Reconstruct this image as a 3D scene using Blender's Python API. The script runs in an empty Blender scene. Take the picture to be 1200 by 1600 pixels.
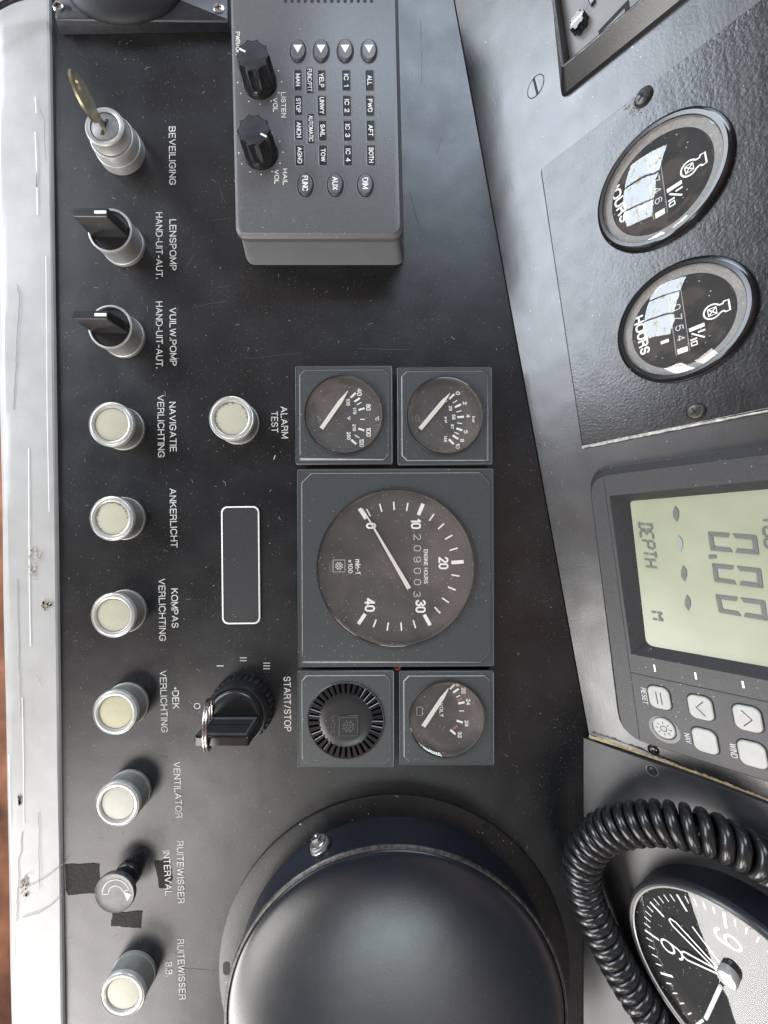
import bpy, bmesh, math, random
from mathutils import Vector, Matrix
random.seed(7)
C = bpy.context.scene.collection
PI = math.pi
# ------------------------------------------------------------------ camera, world, lamps
S = 0.0004            # metres per unit; one unit = one photo pixel on the console top (z = 0)
CX, CY, F = 592.0, 815.0, 620.0
cam_d = bpy.data.cameras.new('camera'); cam = bpy.data.objects.new('camera', cam_d); C.objects.link(cam)
cam.location = (0, 0, F * S)
cam_d.sensor_fit = 'VERTICAL'; cam_d.sensor_height = 24; cam_d.lens = 24 * F / 1600
cam_d.shift_x = (600 - CX) / 1600; cam_d.shift_y = (CY - 800) / 1600
cam_d.clip_start = 0.005; cam_d.clip_end = 50
bpy.context.scene.camera = cam

world = bpy.data.worlds.new('World'); bpy.context.scene.world = world; world.use_nodes = True
wn = world.node_tree.nodes; wl = world.node_tree.links
bg = wn['Background']
tc = wn.new('ShaderNodeTexCoord'); nz = wn.new('ShaderNodeTexNoise'); nz.inputs['Scale'].default_value = 2.6; nz.inputs['Detail'].default_value = 6
cr = wn.new('ShaderNodeValToRGB')
cr.color_ramp.elements[0].position = .49; cr.color_ramp.elements[0].color = (.16, .17, .185, 1)
cr.color_ramp.elements[1].position = .57; cr.color_ramp.elements[1].color = (1.25, .90, .80, 1)
wl.new(tc.outputs['Generated'], nz.inputs['Vector']); wl.new(nz.outputs['Fac'], cr.inputs['Fac']); wl.new(cr.outputs['Color'], bg.inputs['Color'])
bg.inputs['Strength'].default_value = 0.7

def window_lamp(name, d, dist, w, h, power, col, view=0.0):
    """a cabin window: soft daylight; view > 0 mixes in foliage and glazing bars seen through it"""
    ld = bpy.data.lights.new(name, 'AREA'); ld.shape = 'RECTANGLE'; ld.size = w; ld.size_y = h; ld.energy = power; ld.color = col
    o = bpy.data.objects.new(name, ld); C.objects.link(o)
    d = Vector(d).normalized(); o.location = d * dist
    o.rotation_euler = (Matrix.Rotation(0, 3, 'Z') @ d.to_track_quat('Z', 'Y').to_matrix()).to_euler()
    if view:
        ld.use_nodes = True; n = ld.node_tree.nodes; l = ld.node_tree.links; em = n['Emission']
        ge = n.new('ShaderNodeNewGeometry'); nz_ = n.new('ShaderNodeTexNoise'); nz_.inputs['Scale'].default_value = 7; nz_.inputs['Detail'].default_value = 8; nz_.inputs['Roughness'].default_value = .7
        l.new(ge.outputs['Parametric'], nz_.inputs['Vector']); rp = n.new('ShaderNodeValToRGB'); l.new(nz_.outputs['Fac'], rp.inputs['Fac'])
        e = rp.color_ramp.elements; e[0].position = .33; e[0].color = (.12, .13, .07, 1); e[1].position = .47; e[1].color = (1.05, 1.10, 1.2, 1)
        k = e.new(.39); k.color = (.80, .74, .30, 1); k = e.new(.43); k.color = (1.0, 1.0, .85, 1)
        br = n.new('ShaderNodeTexBrick'); br.offset = 0; br.inputs['Scale'].default_value = 1; br.inputs['Brick Width'].default_value = .34; br.inputs['Row Height'].default_value = 1.2; br.inputs['Mortar Size'].default_value = .014
        br.inputs['Color1'].default_value = (1, 1, 1, 1); br.inputs['Color2'].default_value = (1, 1, 1, 1); br.inputs['Mortar'].default_value = (.04, .04, .04, 1)
        l.new(ge.outputs['Parametric'], br.inputs['Vector'])
        mx = n.new('ShaderNodeMix'); mx.data_type = 'RGBA'; mx.blend_type = 'MULTIPLY'; mx.inputs['Factor'].default_value = 1
        l.new(rp.outputs['Color'], mx.inputs['A']); l.new(br.outputs['Color'], mx.inputs['B']); l.new(mx.outputs['Result'], em.inputs['Color'])
    return o
window_lamp('window_light_ahead', (.20, .80, .56), 1.5, .85, .50, 15, (.70, .84, 1.0))
window_lamp('window_light_port', (-.86, .42, .29), 1.5, 1.15, .55, 27, (.86, .93, 1.0), .6)
window_lamp('window_light_side', (-.60, -.74, .30), 1.5, 1.0, .46, 22, (1.0, .98, .95))
window_lamp('window_light_astern', (-.44, -.60, .66), 1.6, .55, .45, 8, (1.0, .97, .92))
window_lamp('hood_glint_lamp', (.02, -.74, .67), 1.5, .30, .22, 2.3, (.85, 1.0, 1.0))  # added lamp, shaped to give the soft highlight on the compass hood
vs = bpy.context.scene.view_settings
vs.view_transform = 'Standard'; vs.look = 'None'; vs.exposure = 0.0; vs.gamma = 1.0

# ------------------------------------------------------------------ frames: planes in the place
class Fr:
    """a plane with origin O and axes R (reading direction), U (up), N (outwards), all in units"""
    def __init__(s, O, R, U, N=None):
        s.O = Vector(O); s.R = Vector(R).normalized(); s.U = Vector(U).normalized(); s.N = s.R.cross(s.U) if N is None else Vector(N)
    def loc(s, px, py, h=0.0):
        d = Vector((px - CX, CY - py, -F)); o = Vector((0, 0, F))
        t = (s.O + s.N * h - o).dot(s.N) / d.dot(s.N)
        p = o + d * t - s.O
        return Vector((p.dot(s.R), p.dot(s.U), h))
    def at(s, v):     # local -> world units
        return s.O + s.R * v[0] + s.U * v[1] + s.N * v[2]
    def sub(s, v, rot=0.0):   # a frame lying in this one
        R = s.R * math.cos(rot) + s.U * math.sin(rot)
        return Fr(s.at(v), R, s.N.cross(R))
    def mat(s):
        m = Matrix((s.R, s.U, s.N)).transposed().to_4x4(); m.translation = s.O * S
        return m
def q(z): return (F - z) / F
def xy(px, py, z=0.0):   # point of height z seen at pixel
    return Vector(((px - CX) * q(z), (CY - py) * q(z), z))
def frA(px, py, z=0.0, tilt=0.0):   # frame lying on the console top, reading direction down the photo
    a = math.radians(tilt)
    R = Vector((math.sin(a), -math.cos(a), 0))
    o = xy(px, py, z); return Fr(o, R, Vector((math.cos(a), math.sin(a), 0)))
FA = frA(CX, CY)
al = math.radians(52); cu = Vector((.183, -1, 0)).normalized()      # crease direction
wv = Vector((-cu.y, cu.x, 0))
FB = Fr((709.8 - CX, CY, 0), cu, wv * math.cos(al) + Vector((0, 0, math.sin(al))))
FB = Fr(FB.at(FB.loc(900, 700)), FB.R, FB.U)
al = math.radians(50.5)
FC = Fr((913 - CX, CY - 1155, 0), (0, -1, 0), (math.cos(al), 0, math.sin(al)))

# ------------------------------------------------------------------ materials
def principled(name):
    m = bpy.data.materials.new(name); m.use_nodes = True
    return m, m.node_tree.nodes, m.node_tree.links, m.node_tree.nodes['Principled BSDF']
def mat(name, col, rough=.5, metal=0.0, spec=.5, var=0.0, vs_=60, bump=0.0, bs=4, rvar=0.0, rs=40, dust=0.0, ds=9, coat=0.0, brush=None, wavy=0.0, emit=None, dcol=(.42, .42, .40)):
    m, n, l, b = principled(name)
    b.inputs['Roughness'].default_value = rough; b.inputs['Metallic'].default_value = metal
    b.inputs['Specular IOR Level'].default_value = spec; b.inputs['Coat Weight'].default_value = coat
    b.inputs['Base Color'].default_value = (*col, 1)
    co = n.new('ShaderNodeTexCoord').outputs['Object']
    def noise(scale_px, detail=3, vec=None, rgh=.55):
        t = n.new('ShaderNodeTexNoise'); t.inputs['Scale'].default_value = 1 / (scale_px * S); t.inputs['Detail'].default_value = detail
        t.inputs['Roughness'].default_value = rgh
        l.new(vec or co, t.inputs['Vector']); return t.outputs['Fac']
    def mul(a, k, add=0.0):
        t = n.new('ShaderNodeMath'); t.operation = 'MULTIPLY_ADD'; l.new(a, t.inputs[0]); t.inputs[1].default_value = k; t.inputs[2].default_value = add; return t.outputs[0]
    colout = None
    if var:
        mx = n.new('ShaderNodeMix'); mx.data_type = 'RGBA'
        mx.inputs['A'].default_value = (*[c * (1 - var) for c in col], 1); mx.inputs['B'].default_value = (*[min(1, c * (1 + var)) for c in col], 1)
        mr = n.new('ShaderNodeMapRange'); mr.inputs['From Min'].default_value = .3; mr.inputs['From Max'].default_value = .7
        l.new(noise(vs_, 5), mr.inputs['Value']); l.new(mr.outputs[0], mx.inputs['Factor']); colout = mx.outputs['Result']
    if dust:
        for k, (sc, thr, rad) in enumerate(((ds, .80, .11), (ds * .45, .86, .17), (ds * 2.3, .88, .065))):
            v = n.new('ShaderNodeTexVoronoi'); v.inputs['Scale'].default_value = 1 / (sc * S); l.new(co, v.inputs['Vector'])
            lt = n.new('ShaderNodeMath'); lt.operation = 'LESS_THAN'; l.new(v.outputs['Distance'], lt.inputs[0]); lt.inputs[1].default_value = rad * dust ** .3
            sp = n.new('ShaderNodeSeparateColor'); l.new(v.outputs['Color'], sp.inputs[0])
            # specks gather in patches
            ad = n.new('ShaderNodeMath'); ad.operation = 'ADD'; l.new(sp.outputs[0], ad.inputs[0]); l.new(mul(noise(90, 3), 1.3, -.68), ad.inputs[1])
            gt = n.new('ShaderNodeMath'); gt.operation = 'GREATER_THAN'; l.new(ad.outputs[0], gt.inputs[0]); gt.inputs[1].default_value = 1 - (1 - thr) * dust
            mm = n.new('ShaderNodeMath'); mm.operation = 'MULTIPLY'; l.new(lt.outputs[0], mm.inputs[0]); l.new(gt.outputs[0], mm.inputs[1])
            m2 = n.new('ShaderNodeMath'); m2.operation = 'MULTIPLY'; l.new(mm.outputs[0], m2.inputs[0]); l.new(sp.outputs[1], m2.inputs[1])
            mx = n.new('ShaderNodeMix'); mx.data_type = 'RGBA'
            if colout: l.new(colout, mx.inputs['A'])
            else: mx.inputs['A'].default_value = (*col, 1)
            mx.inputs['B'].default_value = (*dcol, 1); l.new(m2.outputs[0], mx.inputs['Factor']); colout = mx.outputs['Result']
    if colout: l.new(colout, b.inputs['Base Color'])
    if rvar: l.new(mul(noise(rs, 5), rvar * 2, rough - rvar), b.inputs['Roughness'])
    nrm = None
    def addbump(h, dist, st=1.0):
        nonlocal nrm
        bp = n.new('ShaderNodeBump'); bp.inputs['Strength'].default_value = st; bp.inputs['Distance'].default_value = dist * S
        l.new(h, bp.inputs['Height'])
        if nrm: l.new(nrm, bp.inputs['Normal'])
        nrm = bp.outputs['Normal']
    if wavy: addbump(noise(110, 2), wavy)
    if brush:
        mp = n.new('ShaderNodeMapping'); mp.inputs['Scale'].default_value = brush[0]; mp.inputs['Rotation'].default_value = (0, 0, brush[2]); l.new(co, mp.inputs['Vector'])
        addbump(noise(14, 4, mp.outputs[0]), brush[1])
    if bump: addbump(noise(bs, 3), bump)
    if nrm: l.new(nrm, b.inputs['Normal'])
    if emit: b.inputs['Emission Color'].default_value = (*emit[0], 1); b.inputs['Emission Strength'].default_value = emit[1]
    return m
def glass_mat(name, tint=(1, 1, 1), rough=.02, haze=.03, ior=1.5, dusty=.5):
    m = bpy.data.materials.new(name); m.use_nodes = True; n = m.node_tree.nodes; l = m.node_tree.links; n.clear()
    out = n.new('ShaderNodeOutputMaterial'); tr = n.new('ShaderNodeBsdfTransparent'); tr.inputs[0].default_value = (*tint, 1)
    gl = n.new('ShaderNodeBsdfGlossy'); gl.inputs['Roughness'].default_value = rough
    ge = n.new('ShaderNodeNewGeometry'); dt = n.new('ShaderNodeVectorMath'); dt.operation = 'DOT_PRODUCT'; l.new(ge.outputs['Normal'], dt.inputs[0]); l.new(ge.outputs['Incoming'], dt.inputs[1])
    def mth(op, a, b=None, c=None):
        t = n.new('ShaderNodeMath'); t.operation = op
        for i, v in enumerate((a, b, c)):
            if v is None: continue
            if isinstance(v, (int, float)): t.inputs[i].default_value = v
            else: l.new(v, t.inputs[i])
        return t.outputs[0]
    f0 = ((ior - 1) / (ior + 1)) ** 2      # the same reflectance seen from either side of the pane
    fres = mth('MULTIPLY_ADD', mth('POWER', mth('SUBTRACT', 1.0, mth('ABSOLUTE', dt.outputs['Value'])), 5.0), 1 - f0, f0)
    mx = n.new('ShaderNodeMixShader'); l.new(fres, mx.inputs[0]); l.new(tr.outputs[0], mx.inputs[1]); l.new(gl.outputs[0], mx.inputs[2])
    df = n.new('ShaderNodeBsdfDiffuse'); df.inputs[0].default_value = (.5, .48, .46, 1)
    co = n.new('ShaderNodeTexCoord').outputs['Object']
    v = n.new('ShaderNodeTexVoronoi'); v.inputs['Scale'].default_value = 1 / (5 * S); l.new(co, v.inputs['Vector'])
    lt = n.new('ShaderNodeMath'); lt.operation = 'LESS_THAN'; l.new(v.outputs['Distance'], lt.inputs[0]); lt.inputs[1].default_value = .14
    sp = n.new('ShaderNodeSeparateColor'); l.new(v.outputs['Color'], sp.inputs[0])
    gt = n.new('ShaderNodeMath'); gt.operation = 'GREATER_THAN'; l.new(sp.outputs[0], gt.inputs[0]); gt.inputs[1].default_value = .72
    mm = n.new('ShaderNodeMath'); mm.operation = 'MULTIPLY'; l.new(lt.outputs[0], mm.inputs[0]); l.new(gt.outputs[0], mm.inputs[1])
    nz = n.new('ShaderNodeTexNoise'); nz.inputs['Scale'].default_value = 1 / (40 * S); nz.inputs['Detail'].default_value = 5; l.new(co, nz.inputs['Vector'])
    a = n.new('ShaderNodeMath'); a.operation = 'MULTIPLY_ADD'; l.new(mm.outputs[0], a.inputs[0]); a.inputs[1].default_value = dusty
    m3 = n.new('ShaderNodeMath'); m3.operation = 'MULTIPLY'; l.new(nz.outputs['Fac'], m3.inputs[0]); m3.inputs[1].default_value = haze * 2; l.new(m3.outputs[0], a.inputs[2])
    m2 = n.new('ShaderNodeMixShader'); l.new(a.outputs[0], m2.inputs[0]); l.new(mx.outputs[0], m2.inputs[1]); l.new(df.outputs[0], m2.inputs[2])
    l.new(m2.outputs[0], out.inputs[0]); return m
M = {}
M['panel'] = mat('black_panel_paint', (.008, .0085, .0095), .36, var=.5, vs_=70, rvar=.10, rs=60, bump=.10, bs=3, dust=1.5, ds=5, wavy=1.2, dcol=(.17, .17, .165))
M['panelB'] = mat('worn_black_paint', (.015, .0155, .0165), .33, spec=.9, var=.35, vs_=60, rvar=.07, rs=50, bump=.10, bs=3, dust=.4, wavy=1.5, brush=((.16, 1, 1), .12, 0))
M['plate'] = mat('brushed_black_plate', (.007, .007, .008), .26, spec=.62, var=.6, vs_=22, rvar=.08, rs=25, bump=.22, bs=3.5, dust=.8, brush=((.22, 1, 1), .25, .3), dcol=(.2, .2, .19))
M['plateC'] = mat('black_cover_plate', (.028, .028, .030), .40, var=.25, vs_=40, rvar=.08, bump=.08, bs=3, dust=.3, wavy=.8)
M['edge'] = mat('pale_plate_edge', (.16, .16, .16), .4, metal=.5, var=.5, vs_=6, bump=.4, bs=3)  # pale grey, on the instrument plate it stands for the edge highlight
M['white'] = mat('white_gloss_paint', (.375, .372, .36), .42, var=.08, vs_=40, bump=.2, bs=14, dust=.5, ds=18, wavy=.8, dcol=(.30, .28, .26))
M['print'] = mat('white_print', (.56, .56, .54), .6, var=.2, vs_=3)
M['printb'] = mat('bright_white_print', (.80, .80, .76), .5, var=.08, vs_=6)
M['faint'] = mat('faint_grey_print', (.22, .21, .20), .6)
M['ivory'] = mat('ivory_print', (.74, .72, .64), .5)
M['bezel'] = mat('slate_grey_plastic', (.044, .049, .051), .42, var=.10, vs_=4, bump=.12, bs=2, dust=.8, ds=8)
M['bezhi'] = mat('light_edge_line', (.30, .31, .31), .35, var=.2, vs_=8)
M['blackgloss'] = mat('black_gloss_plastic', (.010, .010, .011), .12, dust=.25, ds=12)
M['blackplastic'] = mat('black_satin_plastic', (.014, .014, .015), .30, bump=.06, bs=2, dust=.4, ds=8)
M['blackmatte'] = mat('matte_black', (.006, .006, .006), .7)
M['dial'] = mat('dial_face', (.048, .042, .038), .6, var=.25, vs_=50, dust=.6, ds=8)
M['dialblack'] = mat('black_dial_face', (.010, .010, .011), .6, spec=.12, var=.2, dust=.8, ds=7)
M['needle'] = mat('ivory_needle', (.70, .68, .60), .45)
M['glass'] = glass_mat('gauge_glass', haze=.035, ior=1.75)
M['glassclock'] = glass_mat('clock_glass', haze=.006, ior=1.6)
M['hail'] = mat('grey_textured_plastic', (.085, .087, .090), .42, var=.10, vs_=3, bump=.25, bs=2.2, dust=.5, ds=9)
M['hailside'] = mat('smooth_grey_plastic', (.14, .143, .15), .45, var=.05, vs_=30, bump=.05, bs=3)
M['hailbtn'] = mat('dark_grey_button', (.060, .062, .068), .38, var=.08, vs_=5, bump=.06, bs=2)
M['hailwin'] = mat('dark_legend_window', (.014, .015, .018), .5, spec=.2)
M['chrome'] = mat('satin_chrome', (.62, .62, .60), .28, metal=.9, var=.08, vs_=12)
M['alu'] = mat('matt_aluminium', (.40, .40, .385), .45, metal=.5, var=.14, vs_=18, bump=.05, bs=2, dust=.4)
M['greycollar'] = mat('dusty_grey_green_plastic', (.27, .27, .245), .40, metal=.3, var=.15, vs_=14, bump=.08, bs=2, dust=1.0, ds=7)
M['rimwhite'] = mat('pale_bezel_ring', (.46, .46, .43), .32, metal=.35, coat=.3)
M['lens'] = mat('cream_button_lens', (.42, .41, .315), .42, var=.04, vs_=16, bump=.02, bs=4, dust=0, ds=8, dcol=(.25, .22, .16))
M['lensgrime'] = mat('brown_grime', (.16, .13, .09), .7)
M['brass'] = mat('worn_brass', (.34, .29, .18), .36, metal=.85, var=.25, vs_=8, bump=.08, bs=3)
M['steel'] = mat('bright_steel', (.62, .61, .58), .25, metal=1, var=.15, vs_=5)
M['copper'] = mat('coppery_steel', (.58, .54, .51), .22, metal=1, var=.1)
M['tape'] = mat('black_tape', (.005, .005, .005), .7, spec=.2, var=.5, vs_=8, bump=.9, bs=7, dust=.8, ds=5)
M['lcd'] = mat('lcd_green', (.245, .262, .185), .30, var=.09, vs_=60)
M['lcdseg'] = mat('lcd_segment', (.085, .095, .090), .5)
M['lcdfaint'] = mat('lcd_faint_segment', (.20, .24, .22), .5)
M['inst'] = mat('charcoal_textured_plastic', (.030, .030, .032), .45, spec=.4, var=.15, vs_=3, bump=.22, bs=2.2, dust=.5)
M['rubber'] = mat('pale_rubber_button', (.33, .33, .31), .5, var=.08, vs_=14, dust=.2)
M['wood'] = mat('raw_wood_edge', (.30, .22, .12), .7, var=.6, vs_=5, bump=.8, bs=4)
M['cord'] = mat('black_coil_cord', (.012, .012, .013), .24, bump=.03, bs=4, dust=.3, ds=6)
M['dome'] = mat('black_satin_enamel', (.005, .008, .013), .27, spec=.5, bump=.05, bs=3.5, wavy=.5, dust=.3, rvar=.04, rs=60, dcol=(.12, .12, .12))
M['domewall'] = mat('dark_navy_wall', (.008, .010, .016), .45)
M['flange'] = mat('rough_black_flange', (.011, .011, .011), .45, spec=.4, var=.3, vs_=20, bump=.25, bs=3, dust=.8)
M['rim'] = mat('worn_rim', (.05, .047, .043), .36, metal=.5, var=.7, vs_=7, bump=.2, bs=3)
M['deck'] = mat('grey_deck_face', (.16, .16, .16), .45, var=.1, vs_=20, dust=.6)
M['clocknavy'] = mat('dark_clock_case', (.010, .011, .016), .35)
M['clockring'] = mat('dark_clock_ring', (.030, .030, .034), .30)
M['red'] = mat('red_plastic', (.35, .03, .02), .4)
M['pinkish'] = mat('faded_red_print', (.30, .12, .10), .6)
M['clear'] = mat('clear_lens_edge', (.035, .033, .03), .10, coat=.3)
M['crack'] = mat('dark_paint_crack', (.20, .19, .18), .8)
M['chip'] = mat('bare_filler', (.40, .35, .27), .8, var=.4, vs_=3, bump=.5, bs=3)
M['fibre'] = mat('pale_dust_fibre', (.22, .22, .21), .8)
M['scratch'] = mat('grey_scratch', (.06, .06, .06), .6)
M['cabfloor'] = mat('orange_brown_wood', (.20, .085, .045), .5, var=.9, vs_=420)

# ------------------------------------------------------------------ mesh builder
class MB:
    def __init__(s): s.v = []; s.f = []
    def add(s, vs, fs):
        k = len(s.v); s.v += [tuple(p) for p in vs]; s.f += [tuple(i + k for i in f) for f in fs]; return s
    def loft(s, loops, cap0=True, cap1=True):
        n = len(loops[0]); vs = [p for L in loops for p in L]; fs = []
        for i in range(len(loops) - 1):
            for j in range(n):
                k = (j + 1) % n; fs.append((i * n + j, i * n + k, (i + 1) * n + k, (i + 1) * n + j))
        if cap0: fs.append(tuple(reversed(range(n))))
        if cap1: fs.append(tuple((len(loops) - 1) * n + j for j in range(n)))
        return s.add(vs, fs)
    def prism(s, pts, z0, z1, ch=0.0):
        """upright slab on a 2D outline, top edge chamfered by pulling the outline in"""
        L = [[(x, y, z0) for x, y in pts]]
        if ch:
            L += [[(x, y, z1 - ch) for x, y in pts], [(x, y, z1) for x, y in inset(pts, ch)]]
        else: L.append([(x, y, z1) for x, y in pts])
        return s.loft(L)
    def lathe(s, prof, c=(0, 0), n=48, cap0=False, cap1=True, sq=1.0):
        loops = [[(c[0] + r * math.cos(2 * PI * j / n), c[1] + r * sq * math.sin(2 * PI * j / n), z) for j in range(n)] for r, z in prof]
        return s.loft(loops, cap0, cap1)
    def ring(s, r0, r1, z, c=(0, 0), n=48):
        return s.lathe([(r0, z), (r1, z)], c, n, False, False)
    def box(s, c, d, rot=0.0, ch=0.0):
        w, h = d[0] / 2, d[1] / 2; a, b = math.cos(rot), math.sin(rot)
        pts = [(c[0] + x * a - y * b, c[1] + x * b + y * a) for x, y in ((-w, -h), (w, -h), (w, h), (-w, h))]
        return s.prism(pts, c[2], c[2] + d[2], ch)
    def strip(s, pts, w, z, closed=False, th=.25):
        n = len(pts); P = [Vector(p) for p in pts]; A = []; B = []
        for i in range(n):
            if closed: d = (P[(i + 1) % n] - P[i - 1])
            else: d = P[min(i + 1, n - 1)] - P[max(i - 1, 0)]
            d = d.normalized(); nn = Vector((-d.y, d.x)) * w / 2
            A.append(P[i] + nn); B.append(P[i] - nn)
        vs = [(p.x, p.y, z + th) for p in A] + [(p.x, p.y, z + th) for p in B]
        m = n if closed else n - 1
        return s.add(vs, [(i, (i + 1) % n, n + (i + 1) % n, n + i) for i in range(m)])
    def tube(s, pts, r, n=8, closed=False, caps=True):
        P = [Vector(p) for p in pts]; N = len(P); loops = []; up = None
        for i in range(N):
            d = (P[(i + 1) % N] - P[i - 1]) if closed else (P[min(i + 1, N - 1)] - P[max(i - 1, 0)])
            d.normalize()
            if up is None: up = d.orthogonal().normalized()
            up = (up - d * up.dot(d)).normalized(); sd = d.cross(up); rr = r[i] if isinstance(r, (list, tuple)) else r
            loops.append([P[i] + (up * math.cos(2 * PI * j / n) + sd * math.sin(2 * PI * j / n)) * rr for j in range(n)])
        if closed: loops.append(loops[0])
        return s.loft(loops, caps and not closed, caps and not closed)
    def build(s, name, m, parent=None, mw=None, ang=38, label=None, smooth=True):
        me = bpy.data.meshes.new(name)
        me.from_pydata([(x * S, y * S, z * S) for x, y, z in s.v], [], s.f)
        bm = bmesh.new(); bm.from_mesh(me); bmesh.ops.recalc_face_normals(bm, faces=bm.faces); bm.to_mesh(me); bm.free()
        if smooth:
            me.polygons.foreach_set('use_smooth', [True] * len(me.polygons)); me.set_sharp_from_angle(angle=math.radians(ang))
        me.materials.append(m if not isinstance(m, str) else M[m])
        return link(name, me, parent, mw, label)
def link(name, me, parent=None, mw=None, label=None):
    o = bpy.data.objects.new(name, me); C.objects.link(o)
    if parent: o.parent = parent
    if mw is not None: o.matrix_local = mw
    if label: o['label'] = label
    return o
def inset(pts, d):
    P = [Vector(p) for p in pts]; n = len(P); out = []
    area = sum(P[i].x * P[(i + 1) % n].y - P[(i + 1) % n].x * P[i].y for i in range(n))
    sg = 1 if area > 0 else -1
    for i in range(n):
        a = (P[i] - P[i - 1]).normalized(); b = (P[(i + 1) % n] - P[i]).normalized()
        na = Vector((-a.y, a.x)) * sg; nb = Vector((-b.y, b.x)) * sg
        m = na + nb; k = m.dot(na)
        out.append(tuple(P[i] + m * (d / max(k, .3))))
    return out
def ray_to(P, ang, cen):
    d = Vector((math.cos(ang), math.sin(ang))); best = None
    for i in range(len(P)):
        p, w = Vector(P[i]) - cen, Vector(P[(i + 1) % len(P)]) - cen; e = w - p; den = d.x * e.y - d.y * e.x
        if abs(den) < 1e-9: continue
        tt = (p.x * e.y - p.y * e.x) / den; uu = (p.x * d.y - p.y * d.x) / den
        if tt > 0 and -1e-6 <= uu <= 1 + 1e-6 and (best is None or tt < best): best = tt
    return cen + d * best
def rr(cx, cy, w, h, r, n=5):
    out = []
    for (sx, sy, a0) in ((1, -1, -PI / 2), (1, 1, 0), (-1, 1, PI / 2), (-1, -1, PI)):
        for k in range(n + 1):
            a = a0 + PI / 2 * k / n
            out.append((cx + sx * (w / 2 - r) + r * math.cos(a), cy + sy * (h / 2 - r) + r * math.sin(a)))
    return out
def rpoly(pts, r, n=5):   # polygon with rounded corners
    P = [Vector(p) for p in pts]; out = []
    for i in range(len(P)):
        rad = r[i] if isinstance(r, (list, tuple)) else r
        a = (P[i - 1] - P[i]).normalized(); b = (P[(i + 1) % len(P)] - P[i]).normalized()
        if rad <= 0: out.append(tuple(P[i])); continue
        p0 = P[i] + a * rad; p1 = P[i] + b * rad
        for k in range(n + 1):
            t = k / n; out.append(tuple(p0 * (1 - t) ** 2 + P[i] * 2 * t * (1 - t) + p1 * t * t))
    return out
def thing(name, label, cat, fr, group=None, kind=None):
    o = bpy.data.objects.new(name, None); C.objects.link(o); o.empty_display_size = .01; o.matrix_world = fr.mat()
    o['label'] = label
    if cat: o['category'] = cat
    if group: o['group'] = group
    if kind: o['kind'] = kind
    return o
def tag(o, label, cat=None, group=None, kind=None):
    o['label'] = label
    if cat: o['category'] = cat
    if group: o['group'] = group
    if kind: o['kind'] = kind
    return o

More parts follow.
